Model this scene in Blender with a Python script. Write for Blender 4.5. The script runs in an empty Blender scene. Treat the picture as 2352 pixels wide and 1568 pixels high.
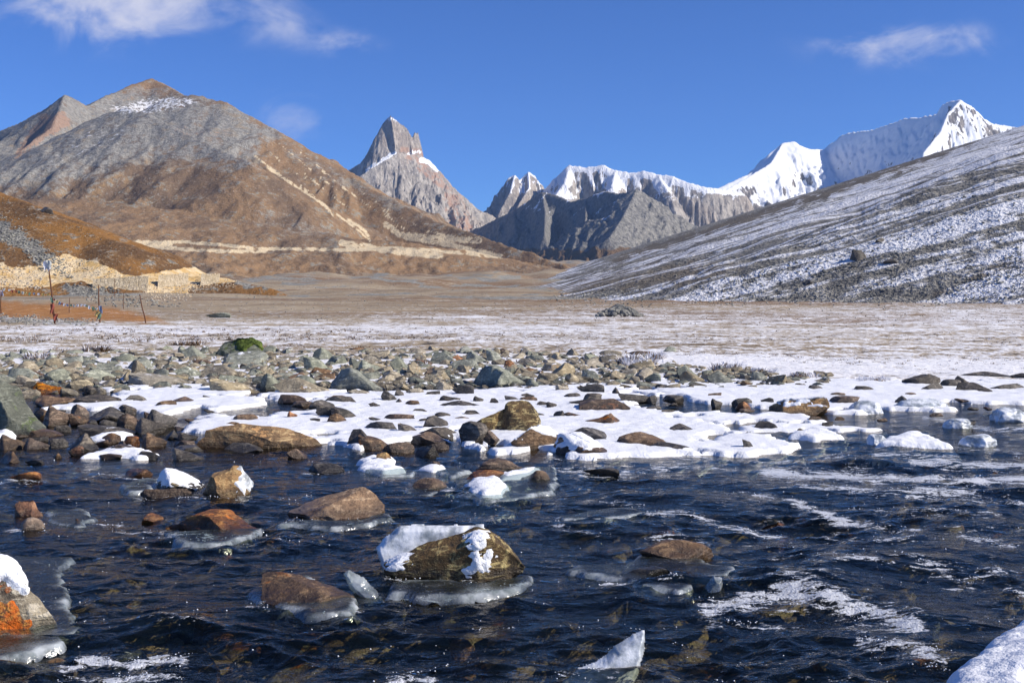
import bpy, math, random
import numpy as np

# ------------------------------------------------------------------ camera, sky, sun, exposure
S = bpy.context.scene
COL = S.collection
FPX, CX, HZ, CAMH = 2640.0, 1175.5, 670.0, 2.2       # focal length in px of a 2351 px wide picture, centre, horizon row, eye height

cam_d = bpy.data.cameras.new('camera')
cam = bpy.data.objects.new('camera', cam_d)
COL.objects.link(cam)
cam.location = (0, 0, CAMH)
cam.rotation_euler = (math.radians(90), 0, 0)
cam_d.sensor_width = 36
cam_d.lens = 36 * FPX / 2351
cam_d.shift_y = -(784 - HZ) / 2351
cam_d.clip_start = 0.1
cam_d.clip_end = 60000
S.camera = cam

SUN_EL, SUN_AZ = 34.0, 104.0          # azimuth clockwise from the viewing direction (+Y)
el, az = math.radians(SUN_EL), math.radians(SUN_AZ)
sun_d = bpy.data.lights.new('sun', 'SUN')
sun_d.energy = 5.0
sun_d.angle = math.radians(0.53)
sun_d.color = (1.0, 0.93, 0.82)
sun = bpy.data.objects.new('sun', sun_d)
COL.objects.link(sun)
sun.rotation_euler = (math.radians(90) - el, 0, math.pi - az)
S.view_settings.view_transform = 'Standard'
S.view_settings.look = 'None'
S.view_settings.exposure = 0.3
S.view_settings.gamma = 1.0


# ------------------------------------------------------------------ node helpers
class NT:
    def __init__(s, tree):
        s.t = tree; s.n = tree.nodes; s.l = tree.links
    def node(s, kind, **kw):
        n = s.n.new(kind)
        for k, v in kw.items():
            setattr(n, k, v)
        return n
    def put(s, sock, v):
        if v is None: return
        if hasattr(v, 'is_linked'): s.l.new(v, sock)
        elif isinstance(v, (tuple, list)):
            if sock.type == 'RGBA' and len(v) == 3: v = (*v, 1)
            sock.default_value = v
        else: sock.default_value = v
    def math(s, op, a, b=None, c=None, clamp=False):
        n = s.node('ShaderNodeMath', operation=op, use_clamp=clamp)
        for i, v in enumerate((a, b, c)):
            if v is not None: s.put(n.inputs[i], v)
        return n.outputs[0]
    def mix(s, f, a, b, blend='MIX'):
        n = s.node('ShaderNodeMix', data_type='RGBA', blend_type=blend)
        s.put(n.inputs['Factor'], f); s.put(n.inputs[6], a); s.put(n.inputs[7], b)
        return n.outputs[2]
    def noise(s, vec, scale, detail=4, rough=0.55, dist=0.0):
        n = s.node('ShaderNodeTexNoise')
        s.put(n.inputs['Vector'], vec)
        n.inputs['Scale'].default_value = scale; n.inputs['Detail'].default_value = detail
        n.inputs['Roughness'].default_value = rough; n.inputs['Distortion'].default_value = dist
        return n.outputs['Fac']
    def voro(s, vec, scale, feature='F1', out='Distance', rnd=1.0):
        n = s.node('ShaderNodeTexVoronoi', feature=feature)
        s.put(n.inputs['Vector'], vec); n.inputs['Scale'].default_value = scale
        n.inputs['Randomness'].default_value = rnd
        return n.outputs[out]
    def step(s, v, lo, hi, a=0.0, b=1.0):
        n = s.node('ShaderNodeMapRange', interpolation_type='SMOOTHSTEP', clamp=True)
        s.put(n.inputs['Value'], v); n.inputs['From Min'].default_value = lo; n.inputs['From Max'].default_value = hi
        s.put(n.inputs['To Min'], a); s.put(n.inputs['To Max'], b)
        return n.outputs[0]
    def attr(s, name):
        return s.node('ShaderNodeAttribute', attribute_name=name).outputs['Fac']
    def scale(s, vec, xyz, rot=(0, 0, 0)):
        n = s.node('ShaderNodeMapping'); s.put(n.inputs['Vector'], vec)
        n.inputs['Scale'].default_value = xyz; n.inputs['Rotation'].default_value = rot
        return n.outputs[0]
    def pos(s): return s.node('ShaderNodeNewGeometry').outputs['Position']
    def nz(s):
        g = s.node('ShaderNodeNewGeometry'); x = s.node('ShaderNodeSeparateXYZ')
        s.l.new(g.outputs['Normal'], x.inputs[0]); return x.outputs[2]
    def xyz(s, v):
        x = s.node('ShaderNodeSeparateXYZ'); s.put(x.inputs[0], v); return x.outputs
    def vadd(s, a, b):
        n = s.node('ShaderNodeVectorMath', operation='ADD'); s.put(n.inputs[0], a); s.put(n.inputs[1], b); return n.outputs[0]
    def bump(s, h, strength, dist, normal=None):
        n = s.node('ShaderNodeBump'); n.inputs['Strength'].default_value = strength
        n.inputs['Distance'].default_value = dist; s.put(n.inputs['Height'], h)
        if normal is not None: s.put(n.inputs['Normal'], normal)
        return n.outputs[0]
    def bsdf(s, col, rough=0.9, normal=None, spec=0.3, **kw):
        n = s.node('ShaderNodeBsdfPrincipled')
        s.put(n.inputs['Base Color'], col); s.put(n.inputs['Roughness'], rough)
        s.put(n.inputs['Specular IOR Level'], spec)
        if normal is not None: s.put(n.inputs['Normal'], normal)
        for k, v in kw.items(): s.put(n.inputs[k.replace('_', ' ')], v)
        return n.outputs[0]
    def mixs(s, f, a, b):
        n = s.node('ShaderNodeMixShader'); s.put(n.inputs[0], f); s.put(n.inputs[1], a); s.put(n.inputs[2], b)
        return n.outputs[0]
    def out(s, sh):
        n = s.node('ShaderNodeOutputMaterial'); s.l.new(sh, n.inputs['Surface'])

MATS = {}
def material(name):
    m = bpy.data.materials.new(name); m.use_nodes = True; m.node_tree.nodes.clear()
    MATS[name] = m
    return NT(m.node_tree)

# ------------------------------------------------------------------ world: clear high-altitude sky with thin cloud
world = bpy.data.worlds.new('World'); S.world = world; world.use_nodes = True
world.node_tree.nodes.clear()
w = NT(world.node_tree)
SKY_STR = 0.08
sky = w.node('ShaderNodeTexSky', sky_type='NISHITA')
sky.sun_disc = False; sky.sun_elevation = el; sky.sun_rotation = az
sky.altitude = 4200; sky.air_density = 1.15; sky.dust_density = 0.0; sky.ozone_density = 3.0
tc = w.node('ShaderNodeTexCoord').outputs['Generated']
dx, dy, dz = w.xyz(tc)
front = w.math('GREATER_THAN', dy, 0.2)
dyc = w.math('MAXIMUM', dy, 0.2)
qx = w.math('DIVIDE', dx, dyc); qz = w.math('DIVIDE', dz, dyc)
cn = w.node('ShaderNodeCombineXYZ'); w.l.new(qx, cn.inputs[0]); w.l.new(qz, cn.inputs[1])
wisp = w.noise(w.scale(cn.outputs[0], (5.5, 9.0, 1)), 1.6, 7, 0.58, 0.8)
fine = w.noise(w.scale(cn.outputs[0], (14, 22, 1)), 2.0, 5, 0.6, 0.6)
def blob(px, py, sx, sy, amp):
    a = w.math('DIVIDE', w.math('SUBTRACT', qx, (px - CX) / FPX), sx / FPX)
    b = w.math('DIVIDE', w.math('SUBTRACT', qz, (HZ - py) / FPX), sy / FPX)
    r = w.math('ADD', w.math('MULTIPLY', a, a), w.math('MULTIPLY', b, b))
    return w.math('MULTIPLY', w.math('EXPONENT', w.math('MULTIPLY', r, -1.0)), amp)
cl = None
for bl in ((300, -30, 240, 100, 1.0), (290, 50, 130, 60, 0.45), (800, 105, 80, 34, 0.46), (640, 60, 110, 60, 0.26),
           (2080, 105, 210, 50, 0.62), (2190, 90, 50, 32, 0.25), (680, 265, 110, 65, 0.42), (1300, -260, 420, 90, 0.8), (-700, 120, 500, 120, 0.8),
           (3300, 60, 500, 110, 0.8)):
    v = blob(*bl); cl = v if cl is None else w.math('ADD', cl, v)
tex = w.math('ADD', w.math('MULTIPLY', wisp, 2.3), w.math('MULTIPLY', fine, 0.6))
mask = w.math('MULTIPLY', w.step(w.math('ADD', w.math('MULTIPLY', cl, 0.85), tex), 1.48, 2.45), w.step(cl, 0.04, 0.45))
mask = w.math('MULTIPLY', w.math('MULTIPLY', mask, front), 0.95)
skyc = w.mix(1.0, sky.outputs[0], (0.50, 0.84, 1.45, 1), 'MULTIPLY')
cc = [c / SKY_STR for c in (0.62, 0.62, 0.72)]
colr = w.mix(mask, skyc, (*cc, 1))
bg = w.node('ShaderNodeBackground'); w.l.new(colr, bg.inputs[0]); bg.inputs[1].default_value = SKY_STR
wo = w.node('ShaderNodeOutputWorld'); w.l.new(bg.outputs[0], wo.inputs[0])

# ------------------------------------------------------------------ numpy noise
_r = np.random.RandomState(7)
PERM = _r.permutation(256).astype(np.int64); PERM = np.concatenate([PERM, PERM, PERM])
GA = _r.rand(256) * 2 * np.pi
G3 = _r.randn(256, 3); G3 /= np.linalg.norm(G3, axis=1)[:, None]
def fade(t): return t * t * t * (t * (t * 6 - 15) + 10)
def pn2(x, y, seed=0):
    x = np.asarray(x, float) + seed * 17.31; y = np.asarray(y, float) + seed * 7.77
    xi = np.floor(x).astype(np.int64); yi = np.floor(y).astype(np.int64)
    xf = x - xi; yf = y - yi; u = fade(xf); v = fade(yf)
    def g(ix, iy, fx, fy):
        a = GA[PERM[PERM[ix & 255] + (iy & 255)]]
        return np.cos(a) * fx + np.sin(a) * fy
    a = g(xi, yi, xf, yf); b = g(xi + 1, yi, xf - 1, yf); c = g(xi, yi + 1, xf, yf - 1); d = g(xi + 1, yi + 1, xf - 1, yf - 1)
    return (a + u * (b - a) + v * ((c + u * (d - c)) - (a + u * (b - a)))) * 1.5
def fbm(x, y, octv=4, gain=0.5, seed=0):
    s = 0; a = 1; n = 0
    for i in range(octv):
        s = s + a * pn2(x * 2.03 ** i, y * 2.03 ** i, seed + i); n += a; a *= gain
    return s / n
def ridged(x, y, octv=4, gain=0.5, seed=0):
    s = 0; a = 1; n = 0
    for i in range(octv):
        s = s + a * (1 - np.abs(pn2(x * 2.03 ** i, y * 2.03 ** i, seed + i))) ** 2; n += a; a *= gain
    return s / n
def pn3(p, seed=0):
    p = p + seed * 11.17
    i = np.floor(p).astype(np.int64); f = p - i; u = fade(f); r = 0
    for dx in (0, 1):
        for dy in (0, 1):
            for dz in (0, 1):
                h = PERM[PERM[PERM[(i[:, 0] + dx) & 255] + ((i[:, 1] + dy) & 255)] + ((i[:, 2] + dz) & 255)]
                g = (G3[h] * (f - np.array([dx, dy, dz]))).sum(1)
                wx = u[:, 0] if dx else 1 - u[:, 0]; wy = u[:, 1] if dy else 1 - u[:, 1]; wz = u[:, 2] if dz else 1 - u[:, 2]
                r = r + g * wx * wy * wz
    return r * 1.4
def sst(v, lo, hi):
    t = np.clip((v - lo) / (hi - lo), 0, 1); return t * t * (3 - 2 * t)

# ------------------------------------------------------------------ picture <-> place
def W(px, py, Y): return np.array([(px - CX) / FPX * Y, Y, CAMH + (HZ - py) / FPX * Y])
def G(px, py, z=0.0):
    Y = (CAMH - z) * FPX / (py - HZ); return np.array([(px - CX) / FPX * Y, Y, z])
def proj(X, Y, Z): return CX + X / Y * FPX, HZ - (Z - CAMH) / Y * FPX

def poly_sd(x, y, poly):
    """signed distance, positive inside"""
    P = np.asarray(poly, float); d = np.full(np.shape(x), 1e18); ins = np.zeros(np.shape(x), bool)
    for i in range(len(P)):
        a = P[i]; b = P[(i + 1) % len(P)]; e = b - a
        t = np.clip(((x - a[0]) * e[0] + (y - a[1]) * e[1]) / max(1e-12, e @ e), 0, 1)
        d = np.minimum(d, (x - a[0] - t * e[0]) ** 2 + (y - a[1] - t * e[1]) ** 2)
        c = (a[1] > y) != (b[1] > y)
        xi = a[0] + (y - a[1]) / (b[1] - a[1] if b[1] != a[1] else 1e-9) * e[0]
        ins ^= c & (x < xi)
    d = np.sqrt(d); return np.where(ins, d, -d)
def line_d(x, y, pts):
    d = np.full(np.shape(x), 1e18)
    for a, b in zip(pts[:-1], pts[1:]):
        a = np.array(a, float); b = np.array(b, float); e = b - a
        t = np.clip(((x - a[0]) * e[0] + (y - a[1]) * e[1]) / max(1e-9, e @ e), 0, 1)
        d = np.minimum(d, np.hypot(x - a[0] - t * e[0], y - a[1] - t * e[1]))
    return d

# ------------------------------------------------------------------ mesh helpers
def mesh_np(name, V, F, smooth=True, attrs=None):
    V = np.asarray(V, np.float32); F = np.asarray(F, np.int32); k = F.shape[1]
    me = bpy.data.meshes.new(name)
    me.vertices.add(len(V)); me.vertices.foreach_set('co', V.ravel())
    me.loops.add(F.size); me.loops.foreach_set('vertex_index', F.ravel())
    me.polygons.add(len(F)); me.polygons.foreach_set('loop_start', np.arange(0, F.size, k, dtype=np.int32))
    me.polygons.foreach_set('use_smooth', np.full(len(F), smooth, dtype=bool))
    me.update(calc_edges=True)
    for a, v in (attrs or {}).items():
        at = me.attributes.new(a, 'FLOAT', 'POINT'); at.data.foreach_set('value', np.asarray(v, np.float32).ravel())
    return me
def add(name, me, mat, label=None, cat=None, group=None, kind=None, parent=None):
    o = bpy.data.objects.new(name, me)
    COL.objects.link(o)
    if me is not None and mat is not None and not me.materials: me.materials.append(MATS[mat])
    if label: o['label'] = label
    if cat: o['category'] = cat
    if group: o['group'] = group
    if kind: o['kind'] = kind
    if parent is not None: o.parent = parent
    return o
def empty(name, loc, label, cat, group=None):
    o = bpy.data.objects.new(name, None); COL.objects.link(o); o.location = loc; o.empty_display_size = 0.1
    o['label'] = label; o['category'] = cat
    if group: o['group'] = group
    return o
def quads(nr, nc, keep=None):
    i = np.arange(nr - 1)[:, None] * nc + np.arange(nc - 1)[None, :]
    F = np.stack([i, i + 1, i + nc + 1, i + nc], -1).reshape(-1, 4)
    if keep is not None:
        k = keep.ravel(); F = F[k[F].any(1)]
    return F
def compact(V, F, attrs=None):
    used = np.unique(F); m = np.full(len(V), -1); m[used] = np.arange(len(used))
    return V[used], m[F], {k: np.asarray(v).ravel()[used] for k, v in (attrs or {}).items()}

# ------------------------------------------------------------------ terrain heights
GP = np.array([(0, -.45), (6, -.42), (12, -.4), (18, -.33), (22, -.2), (25, -.06), (27.5, .03), (31, .1), (36, .22), (42, .4), (60, .52), (100, .75), (200, 1.4), (350, 2.7),
               (500, 4.5), (1000, 13), (2000, 38), (3500, 85), (6000, 180), (12000, 380)])
def ground_h(X, Y):
    sh = 0.6 * sst(X / np.maximum(Y, 1), .15, .3) * sst(Y, 8, 20) * (1 - sst(Y, 40, 60))
    z = np.interp(Y - sh, GP[:, 0], GP[:, 1])
    z = z + .05 * fbm(X / 2.2, Y / 2.2, 4, .55, 3) * (1 - sst(Y, 120, 300))
    z = z + .09 * fbm(X / 7, Y / 9, 3, .5, 9) * sst(Y, 24, 45) * (1 - sst(Y, 150, 400))
    z = z + .07 * np.abs(fbm(X / 1.1, Y / 1.3, 3, .5, 31)) * sst(Y, 38, 44) * (1 - sst(Y, 90, 160))
    z = z + .35 * np.abs(fbm(X / 9, Y / 16, 3, .55, 19)) * sst(Y, 60, 100) * (1 - sst(Y, 300, 600)) + 2.0 * fbm(X / 40, Y / 75, 3, .5, 18) * sst(Y, 120, 320) + 13.0 * fbm(X / 120, Y / 190, 4, .5, 12) * sst(Y, 260, 800) + 22 * ridged(X / 420, Y / 520, 4, .5, 15) * sst(Y, 600, 1300) - 11 * sst(Y, 600, 1300)
    return z
def xfoot(Y): return np.interp(Y, [0, 70, 95, 120, 145, 170, 210, 320, 600, 1000, 2000, 4000, 9000], [70, 68, 61, 47, 12, 3, 5, 8, 4, -14, -36, -72, -160])
def right_h(X, Y):
    d = X - xfoot(Y) + .06 * np.minimum(Y, 220) * fbm(X / 60, Y / 30, 3, .5, 40)
    z0 = np.minimum(np.interp(Y, GP[:, 0], GP[:, 1]), 3.0)
    s = np.maximum(d, 0)
    z = z0 - .6 + np.where(d > 0, .318 * (s - 8 * (1 - np.exp(-s / 8))), .22 * d)
    amp = sst(d, 2, 60)
    k = np.clip(Y / 300, .4, 1.0); far = 1 - .75 * sst(Y, 350, 1200)
    z = z + amp * far * k * (3.8 * (ridged(X / (150 * k), Y / (30 * k), 4, .5, 50) - .75)) + amp * far * .35 * k * fbm(X / (9 * k), Y / (5 * k), 3, .6, 55) - amp * .006 * np.maximum(X, 0)
    # two rock ribs running down to the plain
    for (x0, y0, x1, y1, wd, hh) in ((26, 150, 120, 205, 7, 3.6), (55, 118, 130, 140, 6, 3.4), (4, 152, 26, 156, 4, 1.3)):
        a = np.array([x0, y0]); e = np.array([x1 - x0, y1 - y0], float)
        t = np.clip(((X - x0) * e[0] + (Y - y0) * e[1]) / (e @ e), 0, 1)
        dd = np.hypot(X - x0 - t * e[0], Y - y0 - t * e[1])
        z = z + hh * np.exp(-(dd / wd) ** 2) * (.75 + .5 * fbm(X / 6, Y / 4, 3, .5, 61)) * (.35 + .65 * t)
    return z
def skel(X, Y, ridges):
    H = np.full(X.shape, -1e9)
    for pts, prof in ridges:
        P = np.array([W(*p) for p in pts])
        for a, b in zip(P[:-1], P[1:]):
            e = b[:2] - a[:2]
            t = np.clip(((X - a[0]) * e[0] + (Y - a[1]) * e[1]) / max(1e-9, e @ e), 0, 1)
            d = np.hypot(X - a[0] - t * e[0], Y - a[1] - t * e[1])
            H = np.maximum(H, a[2] + t * (b[2] - a[2]) - prof(d, X, Y))
    return H
def lhill_h(X, Y):
    n = fbm(X / 40, Y / 40, 3, .5, 70)
    pr = lambda d, x, y: (.40 + .06 * n) * d - 3.0 * (1 - np.exp(-d / 6)) * .15
    H = skel(X, Y, [([(-420, 300, 360), (-200, 375, 310), (0, 442, 280), (100, 482, 265), (250, 547, 252), (400, 611, 245), (470, 630, 243), (550, 646, 240), (690, 684, 232), (800, 705, 228)], pr)])
    H = H + .5 * fbm(X / 7, Y / 6, 4, .55, 72) + .9 * fbm(X / 25, Y / 14, 3, .5, 73)
    # bench cut for the road
    ln = [tuple(W(px, py, 222)[[0, 2]]) for px, py in ((-300, 640), (0, 634), (120, 634), (200, 640), (330, 636), (430, 627), (505, 625), (560, 640))]
    L = np.array(ln); zr = np.interp(X, L[:, 0], L[:, 1])
    up = sst(H - zr, -.3, 1.6) * (1 - sst(H - zr, 2.6, 5.5)) * (X > L[0, 0]) * (1 - sst(X, -53, -48))
    return H - up * 1.5
def lmount_h(X, Y):
    n = fbm(X / 260, Y / 260, 4, .5, 80); g = ridged(X / 120 + .6 * n, Y / 330, 5, .58, 82)
    pr = lambda d, x, y: (.575 + .05 * n) * d - 30 * (g - .6) * sst(d, 15, 220)
    pf = lambda d, x, y: (.24 + .05 * n) * d - 14 * (g - .6) * sst(d, 5, 120)
    pc = lambda d, x, y: 1.0 * np.minimum(d, 90) + .52 * np.maximum(d - 90, 0) - 26 * (g - .55) * sst(d, 6, 60)
    H = skel(X, Y, [
        ([(-300, 380, 2300), (-120, 330, 2280), (0, 300, 2250), (60, 275, 2200), (150, 217, 2150), (200, 243, 2220)], pc),
        ([(200, 243, 2220), (260, 213, 2350), (350, 177, 2450), (415, 216, 2380)], pr),
        ([(400, 218, 2150), (460, 221, 2130), (520, 235, 2110), (570, 265, 2080), (640, 302, 2040), (720, 352, 2000), (800, 402, 1950), (900, 457, 1850), (1000, 507, 1750), (1100, 541, 1650), (1200, 575, 1550), (1300, 610, 1450)], pr),
        ([(150, 330, 1850), (225, 268, 1860), (290, 248, 1850), (345, 262, 1800), (450, 318, 1700), (575, 372, 1580)], pr),
        ([(150, 217, 2150), (120, 290, 2000), (40, 350, 1900), (-60, 390, 1800)], pc),
        ([(-200, 470, 1500), (100, 455, 1500), (300, 470, 1480), (480, 490, 1450), (640, 520, 1400), (800, 545, 1380), (950, 560, 1380), (1100, 580, 1400), (1220, 606, 1400)], pf)])
    return H + 5 * fbm(X / 45, Y / 45, 4, .55, 85) + 2.2 * (ridged(X / 22, Y / 30, 3, .6, 87) - .5)
def rib(X, Y, lx, ly, seed): return ridged(X / lx + .35 * fbm(X / (3 * lx), Y / (3 * lx), 3, .5, seed + 5), Y / ly, 4, .55, seed)
def tower_h(X, Y):
    r = rib(X, Y, 95, 300, 100); r2 = .5 * rib(X, Y, 40, 90, 103) + .5 * ridged(X / 60, Y / 45, 4, .6, 109); n = fbm(X / 110, Y / 110, 4, .55, 104)
    up = lambda d, x, y: 4.6 * d * (1 + .25 * n) - 42 * (r2 - .55) * sst(d, 2, 22)
    lo = lambda d, x, y: 1.5 * np.minimum(d, 160) + .95 * np.maximum(d - 160, 0) - 95 * (r - .55) * sst(d, 10, 120) - 38 * (r2 - .55) * sst(d, 5, 60)
    west = lambda d, x, y: 1.9 * d - 40 * (r2 - .55) * sst(d, 5, 60)
    H = skel(X, Y, [
        ([(878, 283, 6020), (888, 272, 6008), (897, 266, 6000), (906, 270, 6018), (915, 279, 6038), (927, 287, 6062), (936, 296, 6084), (942, 306, 6098), (946, 313, 6106), (952, 302, 6120), (960, 304, 6138), (963, 318, 6146), (965, 345, 6150)], up),
        ([(936, 296, 6084), (944, 330, 6060), (948, 352, 6040)], up),
        ([(897, 266, 6000), (902, 290, 5975), (906, 320, 5950), (909, 352, 5925)], up),
        ([(880, 281, 6020), (866, 314, 6090), (852, 340, 6150), (830, 372, 6250), (800, 392, 6350), (740, 420, 6500)], west),
        ([(909, 352, 5925), (885, 362, 5880), (860, 380, 5830), (833, 400, 5780), (800, 425, 5740), (740, 470, 5700)], lo),
        ([(909, 352, 5925), (940, 352, 6010), (966, 356, 6110), (988, 370, 6160), (1012, 396, 6210), (1042, 430, 6280), (1078, 462, 6350), (1100, 482, 6390), (1125, 492, 6420), (1200, 540, 6460)], lo)])
    return H + 9 * fbm(X / 30, Y / 30, 3, .6, 107)
def mid_h(X, Y):
    r = rib(X, Y, 80, 380, 120); r2 = rib(X, Y, 30, 120, 122)
    lo = lambda d, x, y: 1.6 * np.minimum(d, 260) + .8 * np.maximum(d - 260, 0) - 90 * (r - .55) * sst(d, 10, 110) - 36 * (r2 - .55) * sst(d, 4, 50)
    return skel(X, Y, [
        ([(1080, 520, 6700), (1122, 476, 6700), (1150, 441, 6700), (1168, 408, 6700), (1182, 400, 6700), (1192, 412, 6720), (1200, 406, 6740), (1213, 394, 6750), (1228, 404, 6750), (1240, 428, 6740), (1262, 470, 6700)], lo),
        ([(1182, 400, 6700), (1172, 440, 6560), (1150, 480, 6450)], lo), ([(1213, 394, 6750), (1215, 430, 6600), (1190, 470, 6450)], lo)]) + 8 * fbm(X / 30, Y / 30, 3, .6, 125)
def ridge_h(X, Y):
    r = rib(X, Y, 120, 500, 130); r2 = rib(X, Y, 45, 180, 132)
    lo = lambda d, x, y: .75 * np.minimum(d, 35) + 1.7 * np.clip(d - 35, 0, 330) + .6 * np.maximum(d - 365, 0) - 130 * (r - .55) * sst(d, 30, 140) - 45 * (r2 - .55) * sst(d, 20, 80)
    return skel(X, Y, [
        ([(1215, 470, 6900), (1255, 432, 6750), (1282, 404, 6650), (1308, 379, 6580), (1330, 383, 6560), (1352, 384, 6540), (1386, 379, 6520), (1412, 391, 6480), (1450, 397, 6450), (1478, 392, 6420), (1510, 400, 6380),
          (1545, 404, 6330), (1580, 419, 6280), (1620, 430, 6250), (1650, 433, 6300), (1700, 440, 6400)], lo),
        ([(1308, 379, 6580), (1296, 420, 6400), (1270, 455, 6250)], lo), ([(1412, 391, 6480), (1405, 430, 6250)], lo), ([(1510, 400, 6380), (1540, 450, 6100), (1555, 500, 5900)], lo)]) + 8 * fbm(X / 40, Y / 40, 3, .6, 135)
def dark_h(X, Y):
    r = rib(X, Y, 70, 260, 140); n = fbm(X / 60, Y / 60, 4, .55, 142)
    lo = lambda d, x, y: 1.3 * np.minimum(d, 260) * (1 + .12 * n) + .7 * np.maximum(d - 260, 0) - 115 * (r - .55) * sst(d, 8, 110) * (1 - sst(x, 520, 640) * .7)
    sm = lambda d, x, y: .68 * d * (1 + .05 * n) - 32 * (r - .55) * sst(d, 8, 120)
    return skel(X, Y, [
        ([(1000, 560, 6000), (1110, 517, 5800), (1180, 482, 5650), (1246, 440, 5500), (1290, 452, 5350), (1310, 462, 5280), (1345, 455, 5150), (1386, 438, 5020), (1420, 444, 4880), (1442, 440, 4780), (1462, 433, 4660)], lo),
        ([(1462, 433, 4660), (1500, 466, 4700), (1530, 491, 4730), (1560, 517, 4760), (1620, 560, 4800)], sm),
        ([(1462, 433, 4660), (1450, 460, 4520), (1430, 500, 4300), (1400, 545, 4080)], sm),
        ([(1246, 440, 5500), (1252, 490, 5200), (1250, 540, 4900)], lo), ([(1345, 455, 5150), (1345, 500, 4850), (1335, 545, 4600)], lo), ([(1180, 482, 5650), (1185, 530, 5300)], lo)]) + 5 * fbm(X / 24, Y / 24, 3, .6, 145)
def snow_h(X, Y):
    r = rib(X, Y, 120, 420, 150); r2 = rib(X, Y, 40, 150, 152); n = fbm(X / 150, Y / 150, 4, .5, 154)
    wall = lambda d, x, y: 1.5 * np.minimum(d, 420) + .7 * np.maximum(d - 420, 0) - 22 * (r2 - .55) * sst(d, 5, 60) - 30 * (ridged(X / 60, Y / 300, 5, .6, 161) - .6) * sst(d, 5, 60)
    wq = fbm(X / 260, Y / 260, 3, .5, 158); g4 = ridged(X / 210 + .5 * wq, Y / 420 + .4 * wq, 6, .62, 159)
    sp = lambda d, x, y: 1.0 * d * (1 + .2 * n) - 60 * (r - .55) * sst(d, 20, 150) - 75 * (g4 - .6) * sst(d, 10, 160)
    rk = lambda d, x, y: 1.7 * d * (1 + .2 * n) - 70 * (g4 - .6) * sst(d, 5, 60) - 50 * (r2 - .55) * sst(d, 5, 60)
    return skel(X, Y, [
        ([(1590, 470, 7000), (1645, 434, 7050), (1700, 408, 7150), (1748, 386, 7250), (1768, 352, 7300), (1797, 329, 7350), (1822, 325, 7380), (1845, 338, 7450), (1862, 343, 7550), (1890, 343, 7700)], sp),
        ([(1890, 343, 7750), (1935, 309, 7600), (1958, 303, 7520), (2000, 299, 7350), (2040, 286, 7200), (2080, 271, 7050), (2110, 270, 6950), (2150, 262, 6800), (2165, 240, 6750), (2178, 233, 6700), (2205, 228, 6620)], wall),
        ([(2205, 228, 6620), (2225, 240, 6620), (2240, 252, 6640), (2262, 274, 6650), (2280, 283, 6660), (2310, 288, 6700), (2351, 292, 6700), (2500, 330, 6700)], rk),
        ([(2205, 228, 6620), (2175, 262, 6500), (2160, 300, 6380), (2120, 350, 6200)], rk),
        ([(1797, 329, 7350), (1770, 375, 7100), (1720, 405, 6900), (1660, 440, 6700), (1620, 470, 6550)], sp)]) + 7 * fbm(X / 40, Y / 40, 3, .6, 157)

def terrain(name, hf, u0, u1, nu, y0, y1, ny, mat, label, cat='mountain', paint=None, log=True, drop=6.0):
    u = np.linspace(u0, u1, nu); t = np.linspace(0, 1, ny)
    ys = y0 * (y1 / y0) ** t if log else y0 + (y1 - y0) * t
    Yg, Ug = np.meshgrid(ys, u, indexing='ij'); X = Ug * Yg; Z = hf(X, Yg)
    at = paint(X, Yg, Z) if paint else {}
    F = quads(ny, nu, Z > ground_h(X, Yg) - drop) if hf is not ground_h else quads(ny, nu)
    V, F, at = compact(np.stack([X, Yg, Z], -1).reshape(-1, 3), F, at)
    return add(name, mesh_np(name, V, F, True, at), mat, label, None, None, 'structure')

def hit(px, py, hf, Y0, Y1, n=70):
    """where the line of sight through a picture point meets a height function"""
    px = np.asarray(px, float); py = np.asarray(py, float); sx = (px - CX) / FPX; sz = (HZ - py) / FPX
    ys = Y0 * (Y1 / Y0) ** np.linspace(0, 1, n)
    k = np.zeros(len(px), int); found = np.zeros(len(px), bool)
    for i, y in enumerate(ys):
        q = ~found
        if not q.any(): break
        b = hf(sx[q] * y, np.full(q.sum(), y)) > CAMH + sz[q] * y
        idx = np.where(q)[0][b]; k[idx] = i; found[idx] = True
    ok = found & (k > 0); lo = ys[np.maximum(k - 1, 0)]; hi = ys[k]
    for _ in range(8):
        m_ = (lo + hi) / 2; b = hf(sx * m_, m_) > CAMH + sz * m_
        hi = np.where(b, m_, hi); lo = np.where(b, lo, m_)
    return sx * hi, hi, hf(sx * hi, hi), ok

# ------------------------------------------------------------------ materials of the setting
def brk(m, a, n, amp=0.9, lo=0.4, hi=0.6):          # a mask attribute broken up by noise
    return m.step(m.math('ADD', a, m.math('MULTIPLY', m.math('SUBTRACT', n, 0.5), amp)), lo, hi)

m = material('dry_mountain')
p = m.pos()
n1 = m.noise(p, .006, 7, .6); n2 = m.noise(p, .03, 7, .62); n3 = m.noise(p, .14, 5, .65); n4 = m.noise(p, .5, 3, .6)
grass = m.mix(m.step(n1, .42, .60), (.275, .175, .098), (.18, .125, .085))
grass = m.mix(m.step(n2, .50, .66), grass, (.30, .195, .105))
grass = m.mix(m.step(m.math('MULTIPLY', n2, n3), .29, .36), grass, (.27, .25, .21))
rock = m.mix(m.step(n3, .35, .65), (.185, .18, .172), (.325, .31, .275))
rock = m.mix(m.step(n2, .52, .68), rock, (.29, .235, .17))
rock = m.mix(m.step(n4, .58, .7), rock, (.40, .385, .355))
rock = m.mix(m.step(n4, .42, .32), rock, (.095, .095, .098))
c = m.mix(brk(m, m.attr('rock'), m.math('ADD', m.math('MULTIPLY', n2, .6), m.math('MULTIPLY', n3, .4)), 2.2, .30, .72), grass, rock)
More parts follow.
